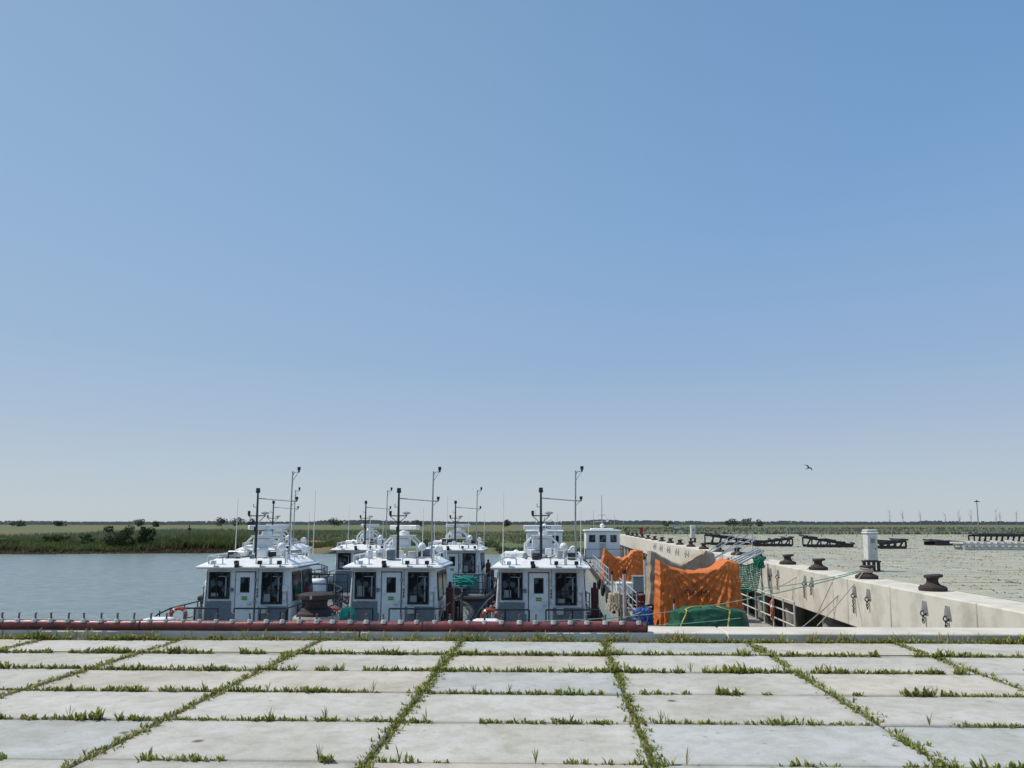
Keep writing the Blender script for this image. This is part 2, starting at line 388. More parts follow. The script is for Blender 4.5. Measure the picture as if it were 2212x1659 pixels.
# ------------------------------------------------------------ weeds
def weedcol(t=0):
    r = random.random()
    if r < .20+t: c = (.44, .37, .11)
    elif r < .72: c = (.32, .36, .085)
    else: c = (.19, .26, .065)
    k = random.uniform(.65, 1.2); return tuple(x*k for x in c)
def tuft(L, x, y, h, z=0.0, n=6, t=0, simple=False, wd=.32, pale=0):
    for _ in range(n):
        a = random.uniform(0, 2*pi); l = h*random.uniform(.4, 1.0)
        d = Vector((cos(a), sin(a), 0)); sp = random.uniform(.25, .9)
        c = weedcol(t)
        if pale: c = tuple(c[i_]*(1-pale)+(.38, .38, .20)[i_]*pale for i_ in range(3))
        L.leaf((x+random.gauss(0, h*.15), y+random.gauss(0, h*.15), z-.01), d*sp, l*random.uniform(.5, 1.1), l, l*wd*random.uniform(.6, 1.2), c, simple)
L = Leaves()
for i in range(-4, 7):
    xc = CX0+i*CW
    for _ in range(900):
        y = random.uniform(2.5, 11.1)
        v = nz(xc*3, y*1.6)
        if v < -.36: continue
        yl_ = .25 if xc < -2.5 else 0
        tuft(L, xc+random.gauss(0, .034+.016*(v+.4)), y, random.uniform(.025, .06)*(1+.9*max(0, v)), t=yl_ + (.1 if y > 10 else 0), n=5)
for j in range(-2, 6):
    yc = RY0+j*RW
    dens = 1.25 if j >= 3 else (.95 if j >= 1 else .5)
    for _ in range(2200 if j >= 1 else 1400):
        x = random.uniform(-10, 9.4)
        v = nz(x*1.3+j*13.7, j*5.1)+.45*nz(x*4+j*3, 2.2)
        if v < .30-dens*.55: continue
        big = 1+1.3*max(0, nz(x*2.2, j*3.3+7))
        tuft(L, x, yc+random.gauss(0, .014), random.uniform(.025, .065)*big*(1.3 if j >= 3 else 1.0), n=5)
for _ in range(70):
    j = random.choice([0, 1, 1, 2, 3, 4]); x = random.uniform(-9, 9); y = RY0+j*RW
    for k in range(7):
        a = random.uniform(0, 2*pi); L.leaf((x, y, 0), Vector((cos(a), sin(a), 0))*.6, random.uniform(.06, .13), random.uniform(.05, .10), .008, weedcol(.1))
tag(L.build('joint_weeds'), 'low green weeds growing in the joints between the foreground slabs', 'weeds', kind='stuff')
L = Leaves()
for _ in range(1500):
    x = random.uniform(-14, 9.4); v = nz(x*.9, 31)+.5*nz(x*3, 4)
    if v < -.2: continue
    tuft(L, x, 11.1-abs(random.gauss(0, .07)), random.uniform(.02, .06)*(1+1.5*max(0, v)), n=5, t=.6)
for _ in range(80):
    x = random.uniform(-9, 9.4); y = 11.05
    for k in range(9):
        a = random.uniform(0, 2*pi); L.leaf((x+random.gauss(0, .05), y, 0), Vector((cos(a), sin(a), 0))*.7, random.uniform(.06, .16), random.uniform(.08, .2), .012, weedcol(.4))
tag(L.build('kerb_weeds'), 'ragged yellow green weeds along the foot of the raised quay kerb', 'weeds', kind='stuff')
L = Leaves()
for _ in range(26000):
    y = 11.3+92*random.random()**1.25; x = 9.8+random.random()*min(70, y*1.0+2)
    v = nz(x*.35, y*.35)
    if v < -.3: continue
    if random.random() < .5: x = CX0+round((x-CX0)/CW)*CW+random.gauss(0, .06+.0015*y)
    else: y = RY0+round((y-RY0)/RW)*RW+random.gauss(0, .06)
    if x < 9.85: continue
    s_ = .045+.0005*y
    tuft(L, x, y, s_*random.uniform(.5, 1.1)*(1+.4*max(0, v)), n=4, simple=True, wd=.9, t=.2, pale=.4)
tag(L.build('quay_weeds'), 'green weeds spread through the slab joints of the right hand quay', 'weeds', kind='stuff')

L = Leaves()
for _ in range(46000):
    x = random.uniform(-112, 9); sh = shore(x)
    y = sh-.4+(9*random.random() if random.random() < .5 else 9+90*random.random()**1.6)
    v = nz(x*.06, y*.05); v2 = nz(x*.25, y*.2, 4); t = y-sh
    low = x > -46
    if low and v2 < .15 and t < 16: continue
    h = (1.35+.8*v+.5*v2)*(1.0 if not low else .5)
    if t < 1.6: h *= .4
    if t > 9: h *= .7
    h = max(h, .3)
    rr = random.random()
    if t < 1.8: c = (.22, .14, .09) if rr < .7 else (.14, .16, .06)
    elif t < 9: c = (.13, .195, .065) if rr < .6 else (.20, .22, .085)
    elif t < 26 and v > -.15: c = (.26, .18, .11) if rr < .6 else (.18, .205, .09)
    else: c = (.15, .21, .10) if rr < .7 else (.21, .205, .115)
    k = random.uniform(.65, 1.25); c = tuple(q_*k for q_ in c)
    z = landz(x, y)-.1
    for _k in range(2):
        a = random.uniform(0, 2*pi)
        L.leaf((x+random.gauss(0, .3), y+random.gauss(0, .3), z), Vector((cos(a), sin(a)*.4, 0)), random.uniform(.1, .5), h*random.uniform(.6, 1.15), random.uniform(.16, .4), c, True)
        L.v[-1] = (L.v[-1][0], L.v[-1][1], z+h*random.uniform(.6, 1.15))
tag(L.build('reeds'), 'band of green and straw coloured reeds along the far bank', 'reeds', kind='stuff')
L = Leaves()
for _ in range(12000):
    x = random.uniform(10, 190); y = random.uniform(106, 230)
    if nz(x*.05, y*.05) < -.2: continue
    c = random.choice([(.16, .20, .115), (.18, .21, .125), (.20, .195, .125)]); k = random.uniform(.7, 1.2); a = random.uniform(0, 2*pi); z = -.2
    L.leaf((x, y, z), Vector((cos(a), sin(a)*.4, 0)), .3, .4, random.uniform(.3, .7), tuple(q_*k for q_ in c), True)
    L.v[-1] = (L.v[-1][0], L.v[-1][1], z+random.uniform(.3, .75))
tag(L.build('meadow_grass'), 'rough green grass on the flat field beyond the right hand quay', 'grass', kind='stuff')

def crown_mesh(n, rx, ry, rz, cz, leafs, cols, seed, lobes=9):
    rnd = random.Random(seed); L = Leaves(); cl = []
    for i in range(lobes):
        a = rnd.uniform(0, 2*pi); r = rnd.uniform(.15, .75); zz = rnd.uniform(-.75, .75)
        cl.append((cos(a)*r*rx, sin(a)*r*ry, cz+zz*rz*.8, rnd.uniform(.28, .5), rnd.uniform(.65, 1.25)))
    for i in range(n):
        c = rnd.choice(cl); v = Vector((rnd.gauss(0, 1), rnd.gauss(0, 1), rnd.gauss(0, 1))).normalized()*rnd.uniform(.55, 1.05)
        p = Vector((c[0]+v.x*rx*c[3], c[1]+v.y*ry*c[3], c[2]+v.z*rz*c[3]))
        a = Vector((rnd.gauss(0, 1), rnd.gauss(0, 1), rnd.gauss(0, 1))).normalized()*leafs*rnd.uniform(.5, 1.2)
        b = a.cross(Vector((rnd.gauss(0, 1), rnd.gauss(0, 1), rnd.gauss(0, 1)))).normalized()*leafs*rnd.uniform(.4, .9)
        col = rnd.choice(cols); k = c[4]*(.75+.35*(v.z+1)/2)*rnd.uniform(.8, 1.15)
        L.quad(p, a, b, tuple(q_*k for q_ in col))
    return L
def tree(name, label, cat, loc, w_, h_, trunk_h, n, leafs, cols, seed, group=None):
    t = thing(name, label, cat, loc, 0, group); rnd = random.Random(seed+5)
    m = MB(); m.tube([(0, 0, -.3), (0.02*h_, 0, h_*.3), (0, .02*h_, h_*.7)], .05*h_**.8+.03, 7, False, .02)
    for k in range(5):
        a = rnd.uniform(0, 6.28); z0 = h_*rnd.uniform(.1, .45)
        m.tube([(0, 0, z0), (cos(a)*w_*.18, sin(a)*w_*.18, z0+h_*.15), (cos(a)*w_*.36, sin(a)*w_*.36, z0+h_*.3)], .02*h_**.8+.015, 5, False, .01)
    m.build('trunk', bark, t)
    crown_mesh(n, w_/2*1.1, w_/2*.9, (h_-trunk_h)/2*1.1, trunk_h+(h_-trunk_h)/2, leafs, cols, seed).build('crown', None, t)
    return t
darkgreen = [(.05, .085, .03), (.065, .105, .04), (.038, .065, .026)]
midgreen = [(.14, .20, .075), (.17, .22, .09), (.115, .16, .065)]
bushes = [(245, 1197, 121, 4.6, 4.0, darkgreen, 'broad dark green bush on the far bank, biggest of the bankside bushes'),
          (302, 1196, 122, 3.0, 3.8, darkgreen, 'narrower dark bush just right of the biggest bankside bush'),
          (20, 1198, 121, 4.2, 1.9, midgreen, 'low mid green bush on the far bank at the left edge of the photo'),
          (110, 1197, 122, 4.6, 1.7, midgreen, 'wide low bush on the far bank between the left edge and the big dark bush'),
          (176, 1196, 123, 3.0, 1.7, midgreen, 'small light green bush close on the left of the biggest bankside bush'),
          (376, 1195, 123, 3.6, 2.2, midgreen, 'rounded mid green bush right of the two dark bankside bushes'),
          (425, 1194, 124, 2.6, 1.5, midgreen, 'smallest light bush on the bank just left of the leftmost boat cabin')]
for i, (px, py, Y, w_, h_, cols, lab) in enumerate(bushes):
    p = at(px, py, Y+2); tree('bush', lab, 'bush', (p.x, Y+3, landz(p.x, Y+3)), w_, h_, .15, 1700, .16, cols, 40+i)
far = [(300, 20, 6), (338, 14, 4), (478, 22, 10), (512, 26, 12), (545, 16, 7), (722, 32, 9), (905, 22, 5), (1095, 20, 5), (1440, 18, 5), (1578, 24, 7), (1605, 28, 9), (1640, 14, 5), (130, 22, 4), (40, 26, 4)]
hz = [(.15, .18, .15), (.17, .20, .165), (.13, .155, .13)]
names = ['third from the left edge', 'small, fourth from the left edge', 'left one of the taller clump above the leftmost cabin', 'tallest of the clump above the leftmost cabin', 'right one of the clump above the leftmost cabin', 'wide one between the first and second boats', 'low one above the second cabin', 'low one left of the third boat', 'small one above the quay end', 'left one of three above the gangway', 'middle and widest of three above the gangway', 'right and smallest of three above the gangway', 'second from the left edge', 'nearest to the left edge']
for i, (px, wpx, hpx) in enumerate(far):
    Y = 330; p = at(px, 1128, Y); h_ = hpx*Y/1660+1.9
    tree('distant_tree', 'dark distant tree on the horizon, '+names[i], 'tree', (p.x, Y, -.3), wpx*1.3*Y/1660, h_, .0, 380, .38, hz, 90+i)
bl = M('bare_twigs', (.30, .30, .30), .9)
for i, px in enumerate([1922, 1950, 1988, 2042, 2072, 2098, 2152, 2160, 2196]):
    Y = 240; p = at(px, 1128, Y); t = thing('bare_tree', 'slender leafless tree standing on the far right horizon', 'tree', (p.x, Y, -.2), 0, 'bare trees on the far right horizon')
    h_ = random.uniform(3.8, 6.0); m = MB(); m.tube([(0, 0, 0), (.1, 0, h_*.6), (.05, 0, h_)], .07, 5, False, .015); m.build('trunk', bl, t)
    m = MB()
    for k in range(11):
        a = random.uniform(0, 6.28); z0 = h_*random.uniform(.25, .85); l = h_*random.uniform(.12, .3)
        m.tube([(.05, 0, z0), (cos(a)*l*.3, sin(a)*l*.3, z0+l*.6), (cos(a)*l*.45, sin(a)*l*.45, z0+l*1.1)], .03, 4, False, .008)
    m.build('branches', bl, t)
L = Leaves()
for _ in range(12000):
    x = random.uniform(-640, 560); v = nz(x*.012, 5)+.5*nz(x*.05, 2)
    hmax = 1.6+1.9*max(0, v+.15)
    y = 520+random.uniform(-15, 15); z = random.uniform(-.5, hmax)
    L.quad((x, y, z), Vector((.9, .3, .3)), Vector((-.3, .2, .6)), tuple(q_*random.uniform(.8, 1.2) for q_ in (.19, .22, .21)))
tag(L.build('far_woodland'), 'thin dark line of far woodland along the whole horizon', 'woodland', kind='stuff')

# ------------------------------------------------------------ maroon pipe with pegs
pe = at(1398, 1358, 11.22).x; PR = .07
pipe = thing('steel_pipe', 'long maroon steel pipe with upright pegs lying along the quay edge', 'pipe', (pe, 11.225, CZ+PR))
m = MB(); L_ = 14
m.tube([(-L_*i/60, .012*sin(i*.4), .005*sin(i*.7)) for i in range(61)], PR, 18); m.build('pipe_body', pipered, pipe)
for xx in (-.012, -3.2, -7.3):
    m = MB(); m.torus((xx, 0, 0), PR+.001, .011, (1, 0, 0), 20, 6); m.build('weld_collar', rustdark, pipe)
m = MB(); m.cyl((.002, 0, 0), (.006, 0, 0), PR*.85, n=18); m.build('end_cap', black, pipe)
pegm = M('peg_iron', (.16, .12, .115), .7, .1, var=.3)
for i in range(42):
    x = -.12-.243*i+random.uniform(-.01, .01)
    m = MB(); tl = random.uniform(-.02, .02)
    m.cyl((x, -.015, .05), (x+tl*.6, -.015, .165), .016, .012, 8); m.cyl((x+tl*.6-.012, -.015, .160), (x+tl*.6+.016, -.015, .170), .012, .009, 6); pg = m.build('peg', pegm, pipe)
    m = MB(); m.lathe([(0, .040), (.042, .040), (.034, .088), (0, .09)], (x, -.03, 0), 8); m.build('peg_nut', dirtywhite, pg)

# ------------------------------------------------------------ bollards
def bollard(label, loc, base_mat, near=False, rz=0, group=None, sc=1.0, mt=None):
    mt = mt or rust
    t = thing('bollard', label, 'bollard', loc, rz, group); t.scale = (sc, sc, sc*(1 if near else .9))
    m = MB(); m.lathe([(.0, 0), (.345, 0), (.36, .02), (.36, .10), (.33, .13), (0, .13)], n=28); m.build('base', base_mat, t)
    m = MB()
    if near: m.lathe([(.0, .125), (.30, .125), (.29, .17), (.25, .20), (.24, .23), (.18, .25), (.165, .30), (.175, .36), (.0, .38)], n=28)
    else: m.lathe([(.0, .125), (.30, .125), (.28, .155), (.21, .18), (.155, .24), (.145, .32), (.165, .38), (.0, .40)], n=28)
    m.build('stem', mt, t)
    c = MB()
    vs = []; n = 28; rr_ = .285 if near else .215
    prof = [(.6, .365), (.96, .385), (1.0, .42), (.97, .455), (.8, .475), (.4, .485), (0.02, .487)]
    for r, z in prof:
        for j in range(n):
            a = 2*pi*j/n; R_ = rr_*(1+(.30 if not near else .0)*max(0, cos(a))**2)
            vs.append((R_*r*cos(a), R_*r*sin(a), z+(.035*max(0, cos(a))*r if not near else 0)))
    c.add(vs, [(i*n+j, i*n+(j+1) % n, (i+1)*n+(j+1) % n, (i+1)*n+j) for i in range(len(prof)-1) for j in range(n)]+[tuple(range(n)), tuple(range((len(prof)-1)*n, len(prof)*n))])
    cap = c.build('cap', mt, t)
    for k in range(4):
        a = pi/4+k*pi/2; b = MB(); b.cyl((.315*cos(a), .315*sin(a), .12), (.315*cos(a), .315*sin(a), .155), .025, n=6); b.build('bolt', rustdark, t)
    return t, cap
bp_ = at(686, 1348, 12.1)
t, cap = bollard('rusty mushroom bollard numbered 8 behind the maroon pipe', (bp_.x, 12.02, CZ), concbase, True, sc=.97, mt=rustblack)
text_obj('8', .085, M('white_lettering', (.8, .8, .78), .6), cap, lambda x, y: (x-.005, -.291, .425+y*.9))
blab = ['nearest bollard on the right hand quay, on a round dark base', 'second bollard along the right hand quay, with mooring ropes looped round it', 'third bollard along the right hand quay, front left of the white service pillar', 'fourth bollard along the right hand quay']
bpos = []
for i, (px, py) in enumerate([(2007, 1276), (1862, 1250), (1757, 1231), (1686, 1219)]):
    p = atz(px, py, .05); bpos.append(p)
    bollard(blab[i], (8.86, p.y, .05), rustdark, rz=random.uniform(-.3, .3), sc=.86)
yy = 34.2
for i in range(14):
    bollard('small far bollard in the row along the receding quay edge', (8.86, yy, .05), rustdark, rz=random.uniform(-.3, .3), group='far bollards along the right hand quay', sc=.84); yy += 4.1+.1*i

# ------------------------------------------------------------ quay brackets with chains
def bracket(label, y, long=0, group=None):
    t = thing('mooring_bracket', label, 'bracket', (8.35, y, -.12), 0, group)
    m = MB(); m.prism([(-.002, -.07, 0), (-.002, .07, 0), (-.002, .13, -.26), (-.002, -.13, -.26)], [(-.03, -.07, 0), (-.03, .07, 0), (-.045, .13, -.26), (-.045, -.13, -.26)])
    m.build('plate', steel, t, bevel=.006)
    m = MB(); m.torus((-.06, 0, -.27), .055, .014, (0, 1, 0), 14, 6); m.build('ring', rustdark, t)
    m = MB(); z = -.34
    for k in range(4+long):
        m.torus((-.06+.01*sin(k*2.2), .008*cos(k*3), z), .026, .011, (0, 1, 0) if k % 2 else (1, 0, 0), 10, 5)
        z -= .042
    m.build('chain', rust, t)
    return t
plabs = ['nearest', 'second', 'third', 'fourth', 'fifth', 'sixth', 'seventh', 'eighth']
for i, px in enumerate([2047, 1998, 1878, 1848, 1757, 1742, 1684, 1668]):
    Y = at(px, 1300, 10); k = (Y.x)/10; yq = 8.35/k
    bracket('steel bracket with ring and short chain on the quay wall, %s from the right' % plabs[i], yq, long=random.choice([0, 1, 2, 6]))
yy = 33.0
for i in range(18):
    bracket('small far steel bracket hanging on the receding quay wall', yy, group='far brackets on the quay wall'); yy += 1.0 if i % 2 == 0 else 3.0

# ------------------------------------------------------------ boats
def make_boat(label, loc, rz=0, var=0, group=None):
    rnd = random.Random(100+var)
    t = thing('patrol_boat', label, 'boat', loc, rz, group)
    def b_(y):
        if y < 4.5: return 2.2-.1*max(0, (-y-2)/2)
        return max(.08, 2.2*(1-((y-4.5)/5.2)**2)**.6) if y < 9.7 else .08
    m = MB(); ys_ = [-3.8, -3, -1, 1, 3, 4.5, 5.5, 6.5, 7.5, 8.4, 9.1, 9.6]; vs = []
    for y in ys_:
        b = b_(y); rise = .35*max(0, (y-3)/6.6)**1.5
        vs += [(-b, y, 1.05+rise), (-b*.96, y, .3), (-b*.6, y, -.35), (b*.6, y, -.35), (b*.96, y, .3), (b, y, 1.05+rise)]
    k = len(ys_); fs = [(i*6+j, i*6+j+1, (i+1)*6+j+1, (i+1)*6+j) for i in range(k-1) for j in range(5)]+[tuple(range(6)), tuple(range((k-1)*6, k*6))]
    m.add(vs, fs); m.build('hull', hullmat, t)
    m = MB(); out = [(-b_(y)*.97, y, .95+.35*max(0, (y-3)/6.6)**1.5) for y in ys_]
    vs = out+[(-x, y, z) for x, y, z in out]
    m.add(vs, [(i, i+1, k+i+1, k+i) for i in range(k-1)]); m.build('deck', deckgrey, t)
    ring = [(-b_(y)-.05, y, 1.0+.35*max(0, (y-3)/6.6)**1.5) for y in ys_]
    m = MB(); m.tube([(-x, y, z) for x, y, z in ring][::-1]+ring, .12, 8, True); m.build('rubber_fender', rubber, t)
    wb, wt = 1.65, 1.5
    def plan(w_, z, y0=0, yf=0): return [(-w_, y0, z), (w_, y0, z), (w_, 2.7+yf, z), (w_*.72, 3.7+yf, z), (-w_*.72, 3.7+yf, z), (-w_, 2.7+yf, z)]
    m = MB(); m.prism(plan(wb, .95), plan(wt, 3.32, .0, -.45)); m.build('cabin', white, t, bevel=.04)
    def xs_(z): return wb-(z-.95)/2.37*(wb-wt)
    for (x0, x1, z0, z1) in ((-1.52, -.56, .98, 2.16), (.42, 1.5, .98, 1.98)):
        m = MB(); m.box(x0, x1, -.03, .01, z0, z1); m.build('lower_panel', greypanel, t, bevel=.015)
    for (x0, x1, z0, z1, mul) in ((-1.34, -.68, 2.28, 3.14, -1.10), (.56, 1.22, 2.10, 3.14, .86)):
        m = MB(); f_ = .045
        m.box(x0-f_, x1+f_, -.05, .01, z0-f_, z0); m.box(x0-f_, x1+f_, -.05, .01, z1, z1+f_)
        m.box(x0-f_, x0, -.05, .01, z0, z1); m.box(x1, x1+f_, -.05, .01, z0, z1); m.box(mul-.014, mul+.014, -.045, .01, z0, z1)
        if x0 > 0: m.box(x0, x1, -.04, .01, z0+.42, z0+.45)
        wf = m.build('window', black, t)
        m = MB(); m.box(x0, x1, -.02, .005, z0, z1); m.build('pane', glass, wf)
        m = MB(); hb = z0+.12+.3*rnd.random(); m.box(x0+.05, x0+.05+.25, -.026, -.021, z0+.04, hb); m.box(x1-.12, x1-.07, -.026, -.021, z0+.04, z1-.1); m.box(mul+.04, x1-.02, -.026, -.021, z1-.13, z1-.10); m.build('blind', M_blind, wf)
        m = MB(); m.box(x0-f_-.03, x1+f_+.03, -.075, -.03, z1+f_+.01, z1+f_+.035); m.build('drip_rail', white, wf)
    m = MB(); m.box(-.44, .30, -.022, .01, .96, 3.2); m.build('door_gasket', darksteel, t)
    m = MB(); m.box(-.41, .27, -.06, .01, 1.0, 3.17); d = m.build('door', white, t, bevel=.02)
    m = MB(); m.box(-.24, .10, -.072, -.05, 2.46, 3.0); m.build('door_window', black, d, bevel=.02)
    m = MB(); m.box(-.205, .065, -.078, -.06, 2.5, 2.96); m.build('door_pane', glass, d, bevel=.01)
    m = MB(); m.box(-.17, .03, -.068, -.055, 2.2, 2.33); m.build('exit_sticker', signgreen, d)
    m = MB(); m.box(-.15, .01, -.071, -.06, 2.24, 2.29); m.build('sticker_stripe', yellow, d)
    m = MB(); m.tube([(.2, -.06, 2.05), (.2, -.12, 2.05), (.06, -.12, 2.05)], .014, 6); m.tube([(.2, -.06, 1.35), (.2, -.12, 1.35), (.06, -.12, 1.35)], .014, 6); m.build('handle', steel, d)
    for z in (1.3, 2.1, 2.85):
        m = MB(); m.box(.25, .33, -.075, -.02, z, z+.10); m.build('hinge', steel, d)
    m = MB(); m.box(.345, .40, -.02, .01, 2.28, 2.62); hl = m.build('warning_strip', yellow, t)
    m = MB()
    for kz in range(3): m.add([(.345, -.024, 2.30+kz*.11), (.40, -.024, 2.34+kz*.11), (.40, -.024, 2.39+kz*.11), (.345, -.024, 2.35+kz*.11)], [(0, 1, 2, 3)])
    m.build('warning_stripe', black, hl)
    for a_ in ((1.3, 1.46, -.12, .0, 2.5, 2.72), (1.31, 1.43, -.09, 0, 2.2, 2.36)):
        m = MB(); m.box(*a_); m.build('junction_box', white, t, bevel=.01)
    for a_ in (((-1.46, -.03, 3.2), (-1.5, -.03, 1.0), .02), ((1.44, -.02, 2.5), (1.5, -.03, 1.0), .016), ((.38, -.03, 3.3), (.38, -.03, 2.7), .012)):
        m = MB(); m.cyl(*a_, n=6); m.build('conduit', steel, t)
    for a_ in ((-.62, -.5, -.1, 0, 2.5, 2.62), (-.6, -.5, -.06, -.031, 1.5, 1.75)):
        m = MB(); m.box(*a_); m.build('switch_box', greypanel, t, bevel=.01)
    for s in (-1, 1):
        for (y0, y1, z0, z1) in ((.25, 1.1, 2.2, 3.12), (1.35, 2.35, 2.3, 3.12)):
            def q_(o, e):
                return [(s*(xs_(z)+o), y, z) for y, z in ((y0-e, z0-e), (y1+e, z0-e), (y1+e, z1+e), (y0-e, z1+e))]
            m = MB(); m.prism(q_(-.02, .05), q_(.03, .05)); wf = m.build('window', black, t)
            m = MB(); m.prism(q_(.0, 0), q_(.038, 0)); m.build('pane', glass, wf)
        m = MB(); m.tube([(s*(xs_(2.0)), .1, 2.0), (s*(xs_(2.0)+.08), .12, 2.0), (s*(xs_(2.0)+.08), 2.5, 2.0), (s*xs_(2.0), 2.55, 2.0)], .018, 6); m.build('grab_rail', steel, t)
    for x0, x1 in ((-.95, -.38), (-.28, .28), (.38, .95)):
        m = MB(); m.prism([(x0, 3.72, 2.1), (x1, 3.72, 2.1), (x1, 3.35, 3.1), (x0, 3.35, 3.1)], [(x0, 3.66, 2.1), (x1, 3.66, 2.1), (x1, 3.25, 3.1), (x0, 3.25, 3.1)]); m.build('windscreen', glass, t)
    # roof
    RW_ = 1.76
    def rp(e, z): return [(-RW_+e, -.38+e, z), (RW_-e, -.38+e, z), (RW_-e, 2.7-e*.3, z), (1.2-e*.6, 3.75-e, z), (-1.2+e*.6, 3.75-e, z), (-RW_+e, 2.7-e*.3, z)]
    m = MB(); m.prism(rp(.05, 3.31), rp(0, 3.35)); m.prism(rp(0, 3.351), rp(.02, 3.39)); m.prism(rp(.02, 3.3905), rp(.5, 3.64)); rf = m.build('roof', white, t, bevel=.012)
    for s in (-1, 1):
        m = MB(); m.box(s*(RW_+.002)-.004, s*(RW_+.002)+.004, .2, 2.6, 3.31, 3.355); m.build('roof_stripe', blue, rf)
        m = MB()
        m.tube([(s*1.42, -.1, 3.5), (s*1.42, -.1, 3.76), (s*1.42, 2.5, 3.8), (s*1.1, 3.3, 3.75), (s*1.1, 3.3, 3.5)], .024, 6)
        for y in (.7, 1.6, 2.5): m.cyl((s*1.42, y, 3.45), (s*1.42, y, 3.78), .018, n=6)
        m.build('roof_rail', white, rf)
    for x in (-1.35, .35, .9):
        m = MB(); m.tube([(x, -.2, 3.45), (x, -.2, 3.66), (x+.06, -.2, 3.71), (x+.44, -.2, 3.71), (x+.5, -.2, 3.66), (x+.5, -.2, 3.45)], .02, 6); m.build('grab_loop', alu, rf)
    for x in (-1.1, -.28, .55, 1.25):
        m = MB(); m.box(x-.07, x+.07, -.44, -.30, 3.47, 3.60); m.cyl((x, -.3, 3.42), (x, -.3, 3.5), .02, n=6); m.build('floodlight', black if x in (-.28,) else darksteel if x > 0 else white, rf, bevel=.01)
    m = MB(); m.box(-.33, -.17, -.46, -.37, 3.36, 3.5); m.build('loudspeaker', black, rf, bevel=.02)
    for k_ in range(18):
        x = rnd.uniform(-1.2, 1.2); y = rnd.uniform(.0, 2.8); w_ = rnd.uniform(.05, .2); h_ = rnd.uniform(.08, .36)
        m = MB(); m.box(x-w_, x+w_, y-.1, y+.1, 3.62, 3.64+h_)
        m.build('equipment_box', rnd.choice([white, white, white, dirtywhite, greypanel, darksteel]), rf, bevel=.02)
    m = MB(); m.box(-.5, .1, 2.2, 2.8, 3.63, 3.71); m.build('hatch', white, rf, bevel=.03)
    for k_ in range(4):
        x = rnd.uniform(-1.2, 1.0); m = MB(); m.tube([(x, .2, 3.63), (x+.1, .5, 3.68), (x+rnd.uniform(-.2, .4), 1.0, 3.66), (x+.2, 1.6, 3.7)], .02, 5); m.build('cable', black, rf)
    # radar
    m = MB()
    for sx in (-1, 1):
        for sy in (1.15, 1.95):
            m.tube([(sx*.62, sy, 3.58), (sx*.6, sy, 4.15), (sx*.35, sy, 4.4)], .042, 8)
    for sy in (1.15, 1.95): m.tube([(-.36, sy, 4.4), (.36, sy, 4.4)], .036, 8); m.tube([(-.6, sy, 4.02), (.6, sy, 4.02)], .03, 8)
    m.tube([(-.6, 1.15, 4.02), (-.6, 1.95, 4.02)], .03, 6); m.tube([(.6, 1.15, 4.02), (.6, 1.95, 4.02)], .03, 6)
    m.box(-.4, .4, 1.1, 2.0, 4.42, 4.46)
    rd = m.build('radar_frame', white, t)
    m = MB(); m.box(-.35, .25, 1.2, 1.8, 4.0, 4.35); m.build('radar_housing', white, rd, bevel=.04)
    m = MB(); m.lathe([(.0, 4.46), (.2, 4.46), (.19, 4.60), (.08, 4.64), (.08, 4.68), (0, 4.68)], (.05, 1.55, 0), 16); m.build('radar_motor', white, rd)
    a = [0, 0.0, .75, -.6, .5, 1.1, .3, .9][var % 8]
    mt = Matrix.Translation((.05, 1.55, 4.75)) @ Matrix.Rotation(a, 4, 'Z')
    m = MB(); m.box(-.72, .72, -.10, .10, -.085, .085, mt); m.build('radar_scanner', white, rd, bevel=.03)
    if var == 1:
        text_obj('RAD', .15, textblack, rd, lambda x, y: mt @ Vector((x+.16, -.104, y)))
    m = MB(); m.cyl((.82, 1.0, 3.6), (.82, 1.0, 3.9), .03, n=8); m.sphere((.82, 1.0, 4.04), .15, (1, 1, 1.1)); m.build('satellite_dome', white, t)
    m = MB(); m.cyl((-.95, 1.6, 3.6), (-.95, 1.6, 3.8), .02, n=8); m.sphere((-.95, 1.6, 3.86), .10, (1, 1, .7)); m.build('antenna_dome', white, t)
    m = MB(); m.cyl((1.2, 2.6, 3.6), (1.2, 2.6, 3.8), .03, n=8); m.cyl((1.2, 2.45, 3.9), (1.2, 2.78, 3.9), .12, .14, 14); m.build('searchlight', white, t)
    m = MB(); m.cyl((-.55, .5, 3.78), (-.55, .15, 3.78), .03, .09, 10); m.cyl((-.55, .5, 3.6), (-.55, .5, 3.8), .02, n=6); m.build('horn', alu, t)
    m = MB(); m.cyl((-1.35, 1.5, 3.78), (-.6, 1.35, 3.78), .10, n=12); m.build('life_raft_canister', white, t)
    # masts
    m = MB(); m.tube([(0, .6, 3.58), (0, .6, 5.0), (0, .6, 6.02)], .055, 8, False, .035); m.tube([(-.32, .6, 5.18), (.32, .6, 5.18)], .022, 6); m.tube([(-.32, .6, 5.18), (0, .6, 4.9), (.32, .6, 5.18)], .014, 6)
    m.tube([(0, .6, 5.5), (-.14, .6, 5.5), (-.14, .6, 5.62)], .014, 6); mast = m.build('mast', darksteel, t)
    m = MB(); m.cyl((0, .6, 6.02), (0, .6, 6.2), .075, n=10); m.cyl((0, .6, 6.06), (0, .6, 6.09), .09, n=10); m.build('masthead_light', black, mast)
    m = MB(); m.lathe([(0, 5.2), (.05, 5.22), (.15, 5.27), (.15, 5.30), (.04, 5.33), (0, 5.33)], (.3, .6, 0), 12); m.build('gps_antenna', alu, mast)
    for a_ in (((-.3, .6, 5.2), (-.3, .6, 5.36), .05), ((0, .5, 4.6), (0, .5, 4.78), .06)):
        m = MB(); m.cyl(*a_, n=10); m.build('signal_light', black, mast)
